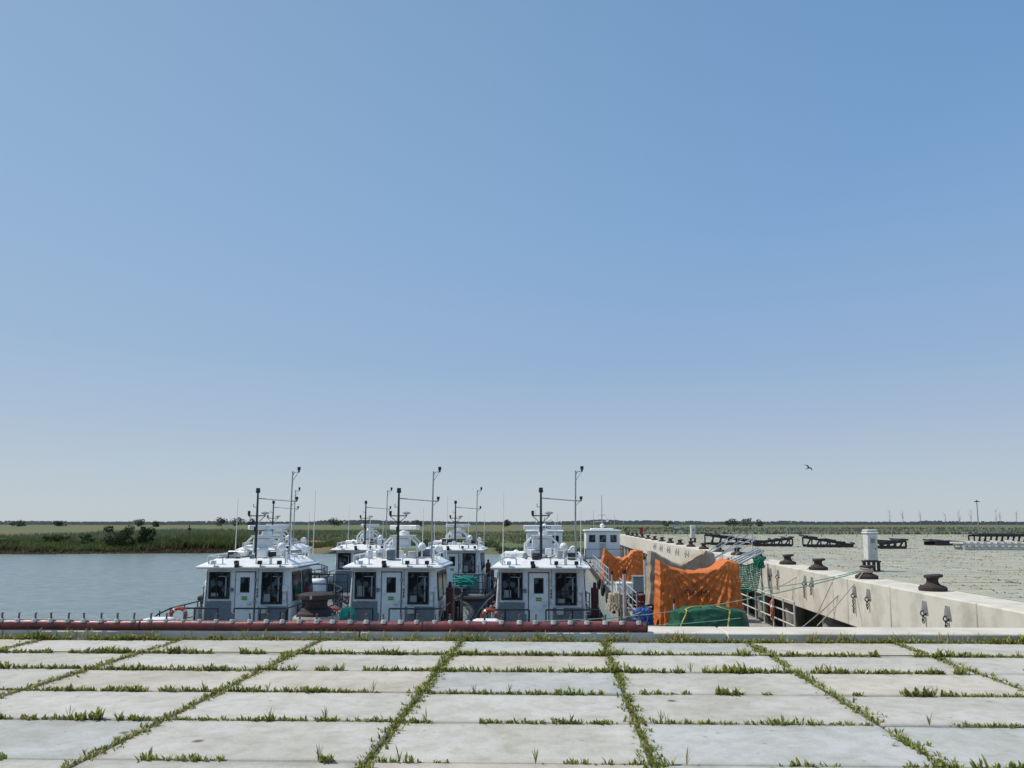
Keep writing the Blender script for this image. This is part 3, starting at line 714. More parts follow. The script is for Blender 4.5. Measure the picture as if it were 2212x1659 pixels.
    m = MB(); m.tube([(1.25, .6, 3.5), (1.25, .6, 5.2), (1.27, .6, 6.82)], .036, 8, False, .024); m.tube([(1.27, .6, 6.65), (1.33, .6, 6.78), (1.5, .6, 6.8)], .016, 6); m.tube([(1.27, .6, 6.45), (1.5, .6, 6.8)], .01, 6)
    wm = m.build('sensor_mast', steel, t)
    m = MB(); m.cyl((1.5, .6, 6.78), (1.5, .6, 6.86), .035, n=8); m.cyl((1.5, .6, 6.86), (1.5, .6, 6.98), .06, n=10); m.build('wind_sensor', black, wm)
    m = MB(); m.tube([(.02, .6, 5.82), (1.27, .6, 5.72), (1.46, .6, 5.71)], .024, 6); m.tube([(1.27, .6, 5.55), (1.44, .6, 5.71)], .01, 6); m.build('crossbar', alu, wm)
    m = MB(); m.cyl((1.46, .6, 5.71), (1.46, .6, 5.78), .03, n=8); m.cyl((1.46, .6, 5.78), (1.46, .6, 5.88), .055, n=10); m.build('camera_sensor', black, wm)
    for (x, y, h_) in ((-1.5, 2.4, rnd.uniform(5.2, 6.2)), (1.5, 2.6, rnd.uniform(5.3, 6.4)), (.5, 2.9, rnd.uniform(4.8, 5.6))):
        m = MB(); m.cyl((x, y, 3.4), (x, y, 3.7), .025, n=6); m.tube([(x, y, 3.7), (x+.02, y, h_)], .018, 5, False, .009); m.build('whip_antenna', white, t)
    def rail(pts, z0=.95, hh=1.12):
        m = MB(); top = [(x, y, z0+hh) for x, y in pts]; mid = [(x, y, z0+hh*.62) for x, y in pts]; lo = [(x, y, z0+hh*.3) for x, y in pts]
        m.tube(top, .03, 7); m.tube(mid, .02, 6); m.tube(lo, .02, 6)
        for i in range(len(pts)-1):
            a_ = Vector((*pts[i], 0)); b__ = Vector((*pts[i+1], 0)); n_ = max(1, int((b__-a_).length/.62))
            for q2 in range(n_+1):
                c_ = a_.lerp(b__, q2/n_); m.cyl((c_.x, c_.y, z0), (c_.x, c_.y, z0+hh), .024, n=6)
        return m
    rail([(-1.95, -1.5), (-.35, -1.55)]).build('deck_rail', black, t)
    rail([(.2, -1.55), (1.95, -1.5)]).build('deck_rail', black, t)
    for s in (-1, 1):
        m = MB()
        m.tube([(s*2.05, -3.6, 1.5), (s*2.05, -2.2, 1.95), (s*1.98, -1.5, 2.07), (s*1.98, 1.0, 2.1), (s*1.95, 4, 2.05)], .025, 7)
        m.tube([(s*2.05, -3.6, 1.2), (s*2.05, -2.2, 1.55), (s*1.98, -1.5, 1.6), (s*1.95, 4, 1.6)], .018, 6)
        for y in (-3.6, -2.2, -1.5, -.5, .5, 1.5, 2.5, 3.9): m.cyl((s*2.0, y, .95), (s*2.0, y, 2.07 if y > -3 else 1.5), .022, n=6)
        m.build('side_rail', black, t)
    rail([(-1.9, 4.6), (-1.6, 6.6), (-.5, 9.0), (.5, 9.0), (1.6, 6.6), (1.9, 4.6)], 1.1, .95).build('bow_rail', black, t)
    m = MB(); m.box(-2.12, -1.22, -3.4, -2.5, .96, 1.92); m.build('deck_locker', white, t, bevel=.14)
    m = MB(); m.box(1.80, 2.06, .5, 1.0, .96, 2.6); m.cyl((1.93, .7, 2.55), (1.93, .7, 2.8), .06, n=10); m.build('exhaust_stack', redbrown, t, bevel=.04)
    m = MB(); m.cyl((.95, -2.5, .95), (.95, -2.5, 1.35), .2, .14, 14); m.lathe([(0, 1.35), (.2, 1.35), (.22, 1.4), (.2, 1.46), (0, 1.48)], (.95, -2.5, 0), 14); m.box(.4, .75, -2.8, -2.3, .96, 1.5); m.build('deck_winch', darksteel, t)
    for a_ in ((.55, .8, -.3, -.05, 1.75, 2.0), (-1.7, -1.5, -.5, -.15, 1.5, 1.95)):
        m = MB(); m.box(*a_); m.build('vent_box', dirtywhite, t, bevel=.03)
    for y in (-2.6, -.4, 1.8):
        m = MB(); m.cyl((2.32, y, .2), (2.32, y, .95), .14, n=12); m.sphere((2.32, y, .2), .14); m.sphere((2.32, y, .95), .14); m.cyl((2.32, y, 1.0), (2.2, y, 1.55), .012, n=5); m.build('hanging_fender', rubber, t)
    for k_ in range(9):
        x = rnd.choice([-1, 1])*rnd.uniform(1.75, 2.0); y = rnd.uniform(-.8, 3.8); m = MB(); m.box(x-.12, x+.12, y-.15, y+.15, .96, 1.2+rnd.random()*.9); m.build('deck_box', rnd.choice([black, darksteel, greypanel, redbrown, black]), t, bevel=.03)
    return t
G = 'white cabin patrol boats moored in the basin'
spots = [(at(556, 1200, 28.4).x, 28.2, .0, 2, 'white patrol boat in the front row, leftmost, open water on its left'),
         (at(860, 1200, 28.4).x, 28.3, -.004, 3, 'white patrol boat in the middle of the front row, directly behind the numbered bollard'),
         (at(1169, 1200, 28.4).x, 28.1, .0, 1, 'white patrol boat on the right of the front row, RAD lettering on its radar'),
         (at(590, 1180, 45).x, 44.8, .01, 4, 'white patrol boat in the second row, mostly hidden behind the leftmost front boat'),
         (at(786, 1180, 45).x, 45.2, -.01, 5, 'white patrol boat in the second row, seen between the left and middle front boats'),
         (at(983, 1180, 45).x, 45.0, .0, 6, 'white patrol boat in the second row, seen between the middle and right front boats')]
for x, y, r, v, lab in spots:
    make_boat(lab, (x, y-.6, WZ), r, v, G)
def far_boat(label, loc, mast=3.4):
    t = thing('work_boat', label, 'boat', loc)
    m = MB(); m.prism([(-1.7, -2, -.3), (1.7, -2, -.3), (1.5, 8, -.3), (0, 10, -.3), (-1.5, 8, -.3)], [(-2.2, -2.4, 1.2), (2.2, -2.4, 1.2), (2.0, 7, 1.3), (0, 11, 1.6), (-2.0, 7, 1.3)]); m.build('hull', hullmat, t, bevel=.05)
    wh2 = far_white
    m = MB(); m.box(-1.8, 1.8, 0, 4.5, 1.2, 3.95); m.build('cabin', wh2, t, bevel=.08)
    m = MB(); m.box(-1.95, 1.95, -.2, 4.8, 3.96, 4.12); m.box(-1.2, 1.2, .5, 3, 4.121, 4.3); m.build('roof', wh2, t, bevel=.04)
    for x0, x1 in ((-1.4, -.85), (-.3, .3), (.85, 1.4)):
        m = MB(); m.box(x0-.05, x1+.05, -.03, .01, 2.85, 3.6); wf = m.build('window', black, t)
        m = MB(); m.box(x0, x1, -.04, .0, 2.9, 3.55); m.build('pane', glass, wf)
    m = MB(); m.box(-.35, .35, -.05, .01, 1.25, 2.75); m.build('door', dirtywhite, t, bevel=.02)
    m = MB(); m.cyl((0, 1.2, 4.25), (0, 1.2, 4.25+mast), .07, .03, 8); m.tube([(-.7, 1.2, 5.0), (.7, 1.2, 5.0)], .04, 6); m.tube([(-.45, 1.2, 5.7), (.45, 1.2, 5.7)], .03, 6); m.cyl((-.9, 1.0, 4.1), (-.9, 1.0, 6.2), .03, .015, 6); m.cyl((1.3, 1.0, 4.1), (1.3, 1.0, 5.8), .03, .015, 6); mm = m.build('mast', alu, t)
    for a_ in (((.55, 1.2, 5.15), .16), ((0, .9, 4.55), .25)):
        m = MB(); m.sphere(*a_); m.build('dome', white, mm)
    m = MB()
    for x in (-1.9, 1.9): m.tube([(x, -2.2, 2.2), (x, 0, 2.2)], .03, 6); m.cyl((x, -2.2, 1.2), (x, -2.2, 2.2), .03, n=6); m.cyl((x, -1, 1.2), (x, -1, 2.2), .03, n=6)
    m.tube([(-1.9, -2.2, 2.2), (1.9, -2.2, 2.2)], .03, 6); m.build('deck_rail', black, t)
    return t
far_white = M('bright_white_paint', (.88, .88, .87), .4, var=.05)
p = at(1302, 1150, 82); far_boat('small white workboat with three windows at the far end of the pontoon', (p.x, 82, WZ), mast=3.6)
p = at(1176, 1150, 78); far_boat('distant white boat seen behind the radar frame of the right front boat', (p.x, 78, WZ), mast=1.2)

# ------------------------------------------------------------ lifebuoys
def lifebuoy(label, c, nrm, R_=.23):
    t = thing('lifebuoy', label, 'lifebuoy', c)
    m = MB(); m.torus((0, 0, 0), R_, .055, nrm, 32, 10); m.build('ring', lifeor, t)
    q = Vector((0, 0, 1)).rotation_difference(Vector(nrm))
    for k in range(4):
        a0 = pi/4+k*pi/2-.12; m = MB(); pts = [q @ Vector((R_*cos(a0+.24*i/4), R_*sin(a0+.24*i/4), 0)) for i in range(5)]
        m.tube(pts, .059, 10); m.build('band', white, t)
    m = MB(); m.torus((0, 0, 0), R_+.075, .009, nrm, 24, 5); m.build('grab_line', ropebeige, t)
bl_ = ['orange lifebuoy on the aft rail of the leftmost front boat', 'orange lifebuoy on the aft rail of the middle front boat', 'orange lifebuoy on the aft rail of the right front boat']
for i in range(3):
    x, y = spots[i][0], spots[i][1]; lifebuoy(bl_[i], (x-1.66, y-2.22, WZ+1.84), (.15, -1, .1))
def heap(name, label, cat, c, rx, ry, h, mat, seed, r=.02, n=10):
    rnd = random.Random(seed); t = MB()
    for k in range(n):
        a0 = rnd.uniform(0, 6.28); sx = rnd.uniform(.55, 1); sy = rnd.uniform(.55, 1); ox = rnd.uniform(-.1, .1)*rx; zz = h*(k+1)/n
        pts = [(ox+rx*sx*cos(a0+i*.45)*(1+.15*rnd.uniform(-1, 1)), ry*sy*sin(a0+i*.45)*(1+.15*rnd.uniform(-1, 1)), max(r, zz+rnd.uniform(-.12, .12)*h)) for i in range(15)]
        t.tube(pts, r, 5)
    o = t.build(name, mat); o.location = c; tag(o, label, cat)
teal = M('teal_rope', (.03, .36, .30), .8, var=.3)
x, y = spots[1][0], spots[1][1]
t_ = MB(); rnd = random.Random(5)
for k in range(16):
    x0 = rnd.uniform(-.22, .22); l = rnd.uniform(.5, .85)
    t_.tube([(x0*.8, -.04, 1.0), (x0, -.07-.03*rnd.random(), 1.0-l*.5), (x0*1.05, -.06, 1.0-l), (x0*1.05+.08, -.05, 1.0-l*.5), (x0*.7+.06, .03, 1.02)], .022, 5)
o = t_.build('hanging_rope', teal); o.location = (x-1.22, y-2.18, WZ+1.1); tag(o, 'teal rope hanks hanging over the rail of the middle front boat', 'rope')
heap('rope_pile', 'teal rope heaped on the deck of the second row boat right of centre', 'rope', (spots[5][0]+.9, spots[5][1]-2.6, WZ+1.5), .7, .4, .5, teal, 3, .03, 14)
heap('rope_pile', 'pale grey rope heaped between the left and middle front boats', 'rope', (spots[0][0]+3.0, spots[0][1]+4.5, WZ+1.5), .5, .4, .6, ropebeige, 4, .03, 12)

# ------------------------------------------------------------ pontoon
PZ = -2.0
pt = thing('pontoon', 'grey floating pontoon between the boats and the right hand quay wall', 'pontoon', (5.3, 20, PZ))
m = MB()
for k in range(6): m.box(-2.35, 2.4, k*9.5+.04, k*9.5+9.42, -1.6, 0)
m.build('deck', M('pontoon_deck', (.36, .35, .31), .9, var=.3, scale=2, bump=.2), pt, bevel=.04)
for a_ in ((-2.47, -2.36), (2.41, 2.5)):
    m = MB(); m.box(*a_, 0, 57, -.35, .03); m.build('edge_beam', rubber, pt)
for k in range(9):
    m = MB(); m.box(-2.3, -2.1, 2+k*6, 2.5+k*6, 0.001, .09); m.cyl((-2.2, 2.12+k*6, .05), (-2.2, 2.12+k*6, .22), .04, n=8); m.cyl((-2.2, 2.38+k*6, .05), (-2.2, 2.38+k*6, .22), .04, n=8); m.tube([(-2.2, 1.95+k*6, .22), (-2.2, 2.55+k*6, .22)], .04, 8); m.build('cleat', rustdark, pt)
def railing(label, x, y0, y1, z, hh=1.1, step=1.2, mat=alu, r=.03):
    t = thing('railing', label, 'railing', (x, y0, z)); L_ = y1-y0; n = max(1, round(L_/step))
    for k in range(n+1):
        m = MB(); m.cyl((0, L_*k/n, 0), (0, L_*k/n, hh), r, n=8); m.box(-.06, .06, L_*k/n-.06, L_*k/n+.06, 0.001, .015); m.build('post', mat, t)
    for f_ in (1, .66, .33):
        m = MB(); m.tube([(0, -.02, hh*f_), (0, L_+.02, hh*f_)], r*.9, 8); m.build('rail', mat, t)
    return t
railing('white tubular railing on the right edge of the pontoon below the quay wall', 7.58, 25.2, 32.4, PZ, 1.12, 1.2, dirtywhite)
railing('grey metal railing along the left edge of the pontoon beside the right boat', 2.98, 29, 36.5, PZ, 1.05, 1.5, alu, r=.024)
railing('far grey railing along the left edge of the pontoon', 2.98, 44, 62, PZ, 1.05, 2)
railing('far railing on the right edge of the pontoon behind the gangway', 7.58, 42, 66, PZ, 1.05, 2)
lifebuoy('orange lifebuoy hanging on the white pontoon railing below the quay wall', (7.48, 27.4, PZ+.62), (1, -.25, 0), .29)
def post(label, px, py, Y, top, cat='post', mat=dirtywhite, r=.05):
    p = at(px, py, Y); t = thing('marker_post', label, cat, (p.x, Y, PZ))
    m = MB(); m.cyl((0, 0, 0), (0, 0, top-.14), r, n=10); m.box(-.12, .12, -.12, .12, 0.001, .02); m.build('pole', mat, t)
    m = MB(); m.cyl((0, 0, top-.14), (0, 0, top), r*1.3, n=10); m.build('cap', redbrown, t)
post('thin white post with a red cap standing in front of the big orange cover', 1456, 1300, 24.9, 1.25, r=.028)
post('white post with a red cap beside the right front boat', 1349, 1300, 27.5, 2.0, r=.06)
post('white post with a red cap on the pontoon near the smaller orange cover', 1393, 1240, 40, 1.9, r=.06)
post('slim white post with a red cap on the pontoon edge near the right front boat', 1322, 1250, 33, 1.6, r=.04)

class Cover:
    def __init__(s, cx, cy, w_, d_, z0, zt, dip, taper, A, seed, asym=0, power=1.4, rnd_=.0, rag=.0, dt=2.0):
        s.__dict__.update(locals())
    def top(s, u):
        b = s.zt-s.dip*(1-min(1, abs(u-s.asym)/(1-.16))**s.power)
        if abs(u-s.asym) > .84: b -= (abs(u-s.asym)-.84)*.6*abs(s.dip)
        return b+s.rag*(nz(u*3.1, s.seed)+.5*nz(u*9, s.seed+3))
    def disp(s, x, z, ang):
        f = 0
        for sg in (-1, 1):
            dx = x-s.cx-sg*s.w_*.42*(1-s.taper); dz = s.zt-z+.05
            ph = atan2(dx, dz); dist = sqrt(dx*dx+dz*dz)
            for nf, am in ((17, .42), (33, .25)):
                q = sin(nf*ph+s.seed+sg*2+1.4*nz(x*1.6, z*1.6, s.seed+nf))
                f += am*(1-abs(q)*1.7)*min(1, dist*1.6)*math.exp(-dist*.30)
        f += .45*nz(x*6.5+.5*z, z*.7, s.seed+ang)+.22*nz(x*18, z*1.8, s.seed)+.5*nz(x*1.2, z*.8, s.seed+5)
        return s.A*f
    def pt(s, a, v, t=0):
        c, q = cos(a), sin(a); mm = max(abs(c), abs(q)); e = s.rnd_
        ux = (c/mm)*(1-e)+c*e; uy = (q/mm)*(1-e)+q*e
        k = 1-s.taper*v
        if t == 0:
            z = s.z0+v*(s.top(ux)-s.z0); x = s.cx+ux*s.w_/2*k; y = s.cy+uy*s.d_/2*(1-s.taper*s.dt*v)
            dd = s.disp(x, z, round(a))*min(1, .35+2*(1-v))
            return Vector((x+c*dd, y+q*dd, z+.03*nz(x*3, y*3, 8)*v))
        u2 = ux*(1-t); x = s.cx+u2*s.w_/2*k; y = s.cy+uy*(1-t)*s.d_/2*(1-s.taper*s.dt)
        return Vector((x, y, s.top(u2)+.04*sin(pi*t)+.04*nz(x*5, y*5, s.seed)))
    def mesh(s, N=220, V=34, T_=7):
        m = MB(); rows = [(i/V, 0) for i in range(V+1)]+[(1, .97*(j+1)/T_) for j in range(T_)]
        for v, t in rows:
            for i in range(N): m.v.append(tuple(s.pt(2*pi*i/N, v, t)))
        for r in range(len(rows)-1):
            for i in range(N): m.f.append((r*N+i, r*N+(i+1) % N, (r+1)*N+(i+1) % N, (r+1)*N+i))
        m.f.append(tuple(range((len(rows)-1)*N, len(rows)*N))); return m
    def front(s, x, z):
        ux = (x-s.cx)/(s.w_/2)
        for _ in range(4):
            v = (z-s.z0)/(s.top(ux)-s.z0); ux = (x-s.cx)/(s.w_/2*(1-s.taper*v))
        a = atan2(-1, ux); return s.pt(a, v, 0)
p = at(1507, 1300, 26); orx = p.x
C1 = Cover(orx, 26.2, 2.75, 1.9, PZ, .40, .40, .08, .13, 3, asym=-.12, power=2.6, rag=.07, dt=4.5)
t = thing('covered_boom_reel', 'big orange tarpaulin cover with dark lettering, sagging between two peaks', 'tarpaulin', (0, 0, 0))
C1.mesh(420, 50).build('tarpaulin', orange, t, smooth=70)
text_obj('DESMI', .30, textdark, t, lambda x, y: (lambda f: (f.x, f.y-.05, f.z))(C1.front(orx-.10+x*1.05, -.64+y)), cuts=2)
m = MB()
m.tube([tuple(C1.front(orx-1.15+.115*k, PZ+.42+.03*sin(k))+Vector((0, -.03, 0))) for k in range(21)], .014, 5); m.build('lashing_rope', ropebeige, t)
p = at(1474, 1250, 29.5)
C2 = Cover(p.x-.05, 29.6, 2.6, 1.4, PZ, .58, .50, .10, .07, 9, asym=-.1, power=1.3, rag=.04)
o = C2.mesh(240, 30, 6).build('covered_reel', beige, None, smooth=70); tag(o, 'beige canvas cover peaking up behind the big orange cover', 'tarpaulin')
p = at(1345, 1215, 50)
C3 = Cover(p.x, 50, 2.7, 2.0, PZ, -.05, .65, .12, .16, 14, asym=-.1, power=1.5, rag=.12)
o = C3.mesh(200, 28, 6).build('covered_reel', orange, None, smooth=60); tag(o, 'smaller orange tarpaulin cover farther along the pontoon', 'tarpaulin')
p = at(1530, 1330, 23.8)
C4 = Cover(p.x, 23.8, 2.65, 1.5, PZ, -1.0, -.10, .16, .045, 21, rnd_=.55, rag=.02)
t = thing('covered_equipment', 'low green tarpaulin mound with yellow straps in front of the orange cover', 'tarpaulin', (0, 0, 0))
C4.mesh(200, 24, 8).build('tarpaulin', greent, t, smooth=60)
for a in (.35, -.75):
    m = MB(); pts = []
    for v in [i/10 for i in range(11)]: pts.append(C4.pt(-pi/2+a+.25*(v-.5), v)+Vector((0, -.04, .03)))
    for tt in [i/6 for i in range(1, 6)]: pts.append(C4.pt(-pi/2+a, 1, tt)+Vector((0, 0, .04)))
    for i in range(len(pts)-1): m.bar(pts[i], pts[i+1], .04, .012)
    m.build('strap', yellow, t)
p = at(1392, 1320, 25.5)
C5 = Cover(p.x, 25.8, .8, 1.0, PZ, -1.22, -.05, .25, .10, 31, rnd_=.5, rag=.08); o = C5.mesh(90, 12, 5).build('covered_bundle', bluet, None, smooth=40); tag(o, 'small blue tarpaulin bundle left of the big orange cover', 'tarpaulin')
C6 = Cover(at(1362, 1300, 29).x-.2, 33, .9, 1.2, PZ, -1.35, -.05, .2, .07, 37, rnd_=.5, rag=.1); o = C6.mesh(80, 10, 5).build('covered_bundle', beige, None, smooth=40); tag(o, 'small beige canvas bundle on the pontoon near the right front boat', 'tarpaulin')
m = MB(); m.box(-.45, .45, -.04, .04, 0, .08); m.box(-.45, -.37, .041, .6, 0, .08); o = m.build('angle_bar', yellow, None, bevel=.01); p = at(1392, 1339, 24.5); o.location = (p.x, 24.4, -1.62)
tag(o, 'yellow angle bar beside the blue bundle', 'bar')
t = thing('wooden_crate', 'low weathered crate under the yellow bar', 'crate', (p.x, 24.5, PZ)); wood = M('weathered_wood', (.22, .17, .11), .85, var=.3, scale=8, bump=.3)
m = MB(); m.box(-.48, .48, -.28, .48, .02, .3); m.build('body', wood, t, bevel=.02)
for k in range(5):
    m = MB(); m.box(-.5, .5, -.3+k*.16, -.16+k*.16, .301, .375); m.build('plank', wood, t, bevel=.01)
def drum(label, x, y, mat):
    m = MB(); m.lathe([(0, 0), (.27, 0), (.28, .02), (.27, .3), (.285, .31), (.27, .33), (.27, .58), (.285, .6), (.27, .62), (.28, .86), (.26, .88), (0, .87)], n=20); o = m.build('drum', mat); o.location = (x, y, PZ); tag(o, label, 'drum')
drum('dark red drum on the pontoon, nearest the right front boat', 3.4, 30.5, redbrown)
for i, (x, y, w_, d_, h_, mt_, lab) in enumerate([(3.4, 39, .8, .6, .6, white, 'white locker box near the left railing of the pontoon'), (4.6, 41, 1.2, .8, .8, greypanel, 'grey equipment box in the middle of the pontoon'), (6.6, 34, .9, 1.2, .9, dirtywhite, 'off white locker on the pontoon behind the green net'), (4.2, 58, 1.2, 1.2, 1.0, dirtywhite, 'far white box on the pontoon beyond the smaller orange cover')]):
    t = thing('equipment_box', lab, 'box', (x, y, PZ)); m = MB(); m.box(-w_/2, w_/2, -d_/2, d_/2, .04, h_); m.build('body', mt_, t, bevel=.03)
    m = MB(); m.box(-w_/2-.02, w_/2+.02, -d_/2-.02, d_/2+.02, h_+.001, h_+.07); m.build('lid', mt_, t, bevel=.02)
    m = MB(); m.box(-.1, .1, -d_/2-.05, -d_/2-.02, h_*.7, h_*.7+.04); m.build('handle', steel, t)
heap('rope_pile', 'pale rope coiled on the pontoon between the railing and covers', 'rope', (4.0, 32, PZ), .5, .5, .3, ropebeige, 8, .03, 10)
heap('hose_pile', 'black hose coiled on the pontoon beside the right front boat', 'hose', (3.5, 34.2, PZ), .45, .5, .5, black, 9, .04, 10)
heap('hose_pile', 'black hose heaped on the near end of the pontoon left of the blue bundle', 'hose', (3.35, 27.6, PZ), .35, .6, .7, black, 19, .045, 14)
for i in range(7):
    t = thing('tyre_fender', 'black tyre hanging on the left edge of the pontoon', 'tyre', (2.72, 24+i*4.3, PZ-.25), 0, 'tyres along the pontoon edge')
    m = MB(); m.torus((0, 0, 0), .27, .1, (1, 0, 0), 24, 10); m.build('tyre', rubber, t)
    m = MB(); m.tube([(.02, 0, .2), (.15, 0, .4)], .015, 5); m.build('hanger', ropebeige, t)

# gangway up to the quay
t = thing('gangway', 'aluminium gangway with handrails sloping up to the quay behind the orange cover', 'gangway', (0, 0, 0))
A = Vector((6.2, 35.0, -1.35)); B = Vector((9.25, 38.2, .2)); dr = (B-A); sdv = Vector((-dr.y, dr.x, 0)).normalized()*.4
m = MB()
m.add([A-sdv, A+sdv, B+sdv, B-sdv], [(0, 1, 2, 3)]); m.bar(A-sdv, B-sdv, .06, .12); m.bar(A+sdv, B+sdv, .06, .12); m.build('walkway', deckgrey, t)
for s in (-1, 1):
    m = MB(); a0 = A+sdv*s; b0 = B+sdv*s; up = Vector((0, 0, 1.0))
    m.tube([a0+up, b0+up], .024, 8); m.tube([a0+up*.5, b0+up*.5], .015, 8)
    for k in range(4):
        c = a0.lerp(b0, k/3); m.cyl(c, c+up, .016, n=6)
    m.build('handrail', steel, t)
m = MB(); m.box(5.3, 6.5, 34.0, 35.6, -1.42, -1.36)
for x in (5.4, 6.4):
    for y in (34.1, 35.5): m.cyl((x, y, PZ), (x, y, -1.4), .04, n=8)
m.build('landing', alu, t)
for i, (a, b, Y0, Y1, lab) in enumerate([((1512, 1208), (1607, 1150), 33, 37.5, 'uppermost of the long slanting aluminium spars above the orange cover'), ((1530, 1212), (1632, 1160), 32, 36, 'middle slanting aluminium spar above the orange cover'), ((1568, 1222), (1642, 1186), 31, 33.5, 'lowest and thickest slanting aluminium spar right of the orange cover'), ((1572, 1232), (1648, 1192), 30.8, 33, 'lattice edged slanting spar just above the green net')]):
    p0 = at(*a, Y0); p1 = at(*b, Y1); m = MB(); m.tube([p0, p1], .028+.004*i, 8)
    if i >= 2:
        d = (p1-p0); m.tube([p0+Vector((0, .3, .05)), p1+Vector((0, .3, .05))], .024, 6)
        for k in range(9): m.cyl(p0+d*(k/8), p0+d*(k/8)+Vector((0, .3, .05)), .014, n=5)
    m.cyl(p0, (p0.x, p0.y, PZ), .03, n=6)
    o = m.build('spar', alu); tag(o, lab, 'spar')
t_ = MB(); nx, ny = 19, 17
p0 = at(1582, 1216, 29.5); p1 = at(1644, 1208, 31.0); p2 = at(1582, 1282, 29.3); p3 = at(1636, 1276, 30.8)
grid = []
for j in range(ny):
    for i in range(nx):
        u, v = i/(nx-1), j/(ny-1); top = p0.lerp(p1, u)+Vector((0, 0, -.16*sin(pi*u))); bot = p2.lerp(p3, u); q = top.lerp(bot, v)+Vector((.05*nz(u*4, v*4), .18*nz(u*3, v*3, 5)-.05*sin(u*9), .04*nz(u*5, v*5, 9)))
        grid.append(q)
for j in range(ny): t_.tube([grid[j*nx+i] for i in range(nx)], .016, 4)
for i in range(nx): t_.tube([grid[j*nx+i] for j in range(ny)], .016, 4)
t_.tube([grid[i] for i in range(nx)], .03, 5); t_.cyl(grid[0], (grid[0].x, grid[0].y, PZ), .025, n=6); t_.cyl(grid[nx-1], (grid[nx-1].x, grid[nx-1].y, PZ), .025, n=6)
o = t_.build('safety_net', netgreen); tag(o, 'green safety net strung between the orange cover and the quay wall', 'net')
heap('net_pile', 'bunched green netting at the top corner of the green net', 'net', (grid[nx-1].x-.1, grid[nx-1].y, grid[nx-1].z-.35), .22, .15, .4, netgreen, 12, .02, 14)

# ------------------------------------------------------------ mooring ropes
def rope(label, p0, p1, sag, mat, r=.014, n=24, group=None):
    p0 = Vector(p0); p1 = Vector(p1); m = MB()
    m.tube([p0.lerp(p1, k/n)+Vector((0, 0, -sag*4*(k/n)*(1-k/n))) for k in range(n+1)], r, 6)
    o = m.build('mooring_rope', mat); tag(o, label, 'rope', group)
b2 = Vector((8.86, bpos[1].y, .25)); b3 = Vector((8.86, bpos[2].y, .25))
rope('long green mooring rope from the second quay bollard down to the right front boat', b2+Vector((-.16, 0, 0)), at(1150, 1341, 25.0), .35, ropegreen, .016)
rope('green rope from the second quay bollard across the orange cover', b2+Vector((-.16, .1, .02)), at(1600, 1272, 28.5), .12, ropegreen, .014)
rope('pale rope running steeply from the second bollard to the pontoon corner', b2+Vector((-.15, .05, -.02)), (7.5, 25.4, PZ+.05), .10, ropebeige, .016)
rope('pale rope running down from the second bollard just right of the steepest rope', b2+Vector((-.12, -.1, 0)), at(1765, 1352, 21.0), .05, ropebeige, .014)
rope('faint pale rope from the third bollard to the pontoon railing', b3+Vector((-.16, 0, 0)), (7.58, 29, PZ+1.1), .15, ropebeige, .013)
rope('low green rope crossing in front of the green mound', at(1390, 1352, 23.0), at(1600, 1335, 22.6), .03, ropegreen, .012)
rope('white rope between the pontoon and the right front boat', at(1230, 1335, 26), at(1385, 1322, 25.5), .2, ropebeige, .014)
m = MB()
for k in range(4): m.torus((0, 0, .18+.03*k), .165+.012*(k % 2), .018, (0.05*k, .04, 1), 24, 6)
o = m.build('rope_turns', ropebeige); o.location = (8.86, bpos[1].y, .05); tag(o, 'pale rope turns wound round the second quay bollard', 'rope')

# ------------------------------------------------------------ right quay things
pw = M('pillar_enamel', (.68, .69, .67), .45, var=.15)
def pillar(label, x, y, rz=0):
    t = thing('service_pillar', label, 'service pillar', (x, y, 0), rz)
    m = MB(); m.box(-.18, .18, -.16, .16, .36, 1.26); m.build('body', pw, t, bevel=.03)
    m = MB(); m.box(-.215, .215, -.19, .19, 1.262, 1.32); m.box(-.19, .19, -.17, .17, 1.3205, 1.40); m.build('hood', pw, t, bevel=.03)
    m = MB(); m.box(-.12, .12, -.175, -.155, .46, 1.14); dd = m.build('door', dirtywhite, t, bevel=.01)
    m = MB(); [m.box(-.08, .08, -.185, -.17, z, z+.015) for z in (.95, .99, 1.03, 1.07)]; m.build('vent', darksteel, dd)
    m = MB(); m.cyl((.08, -.17, .75), (.08, -.2, .75), .02, n=8); m.build('lock', darksteel, dd)
    for sx in (-.17, .17):
        for sy in (-.15, .15):
            m = MB(); m.box(sx-.04, sx+.04, sy-.04, sy+.04, .031, .31); m.build('leg', black, t)
    m = MB(); m.box(-.3, .3, -.26, .26, .0, .03); m.build('base_plate', black, t)
    m = MB(); m.box(-.24, .24, -.21, .21, .31, .358); m.build('frame', black, t)
p = atz(1883, 1234, 0); pillar('white electrical service pillar on black legs, nearest on the right quay', p.x, p.y, .12)
p = atz(1497, 1172, 0); pillar('far white service pillar near the end of the right quay', p.x, p.y, .1)
def lattice(label, px, py, L_, hh, mat, rz=0, seed=0, diag=7, tilt=.0):
    p = atz(px, py, 0); rnd = random.Random(seed); t = thing('lattice_rack', label, 'steel rack', (p.x, p.y, 0), rz)
    m = MB()
    for y in (-.6, .6):
        m.bar((-L_/2, y, .09), (L_/2, y, .09), .14, .16); m.bar((-L_/2, y, hh+tilt), (L_/2, y, hh-tilt), .12, .13)
    m.build('chords', mat, t)
    for k in range(diag+1):
        x = -L_/2+L_*k/diag; zt = hh+tilt-2*tilt*k/diag
        m = MB(); dx = rnd.uniform(-.25, .25)
        m.bar((x, -.6, .1), (x+(L_/diag*.5 if k < diag else 0), -.6, zt), .09, .09); m.bar((x, -.75, zt+.09), (x+dx, .75, zt+.09+rnd.uniform(-.03, .1)), .18, .10); m.bar((x, .6, .1), (x, .6, zt), .08, .08)
        m.build('brace', mat, t)
    return t
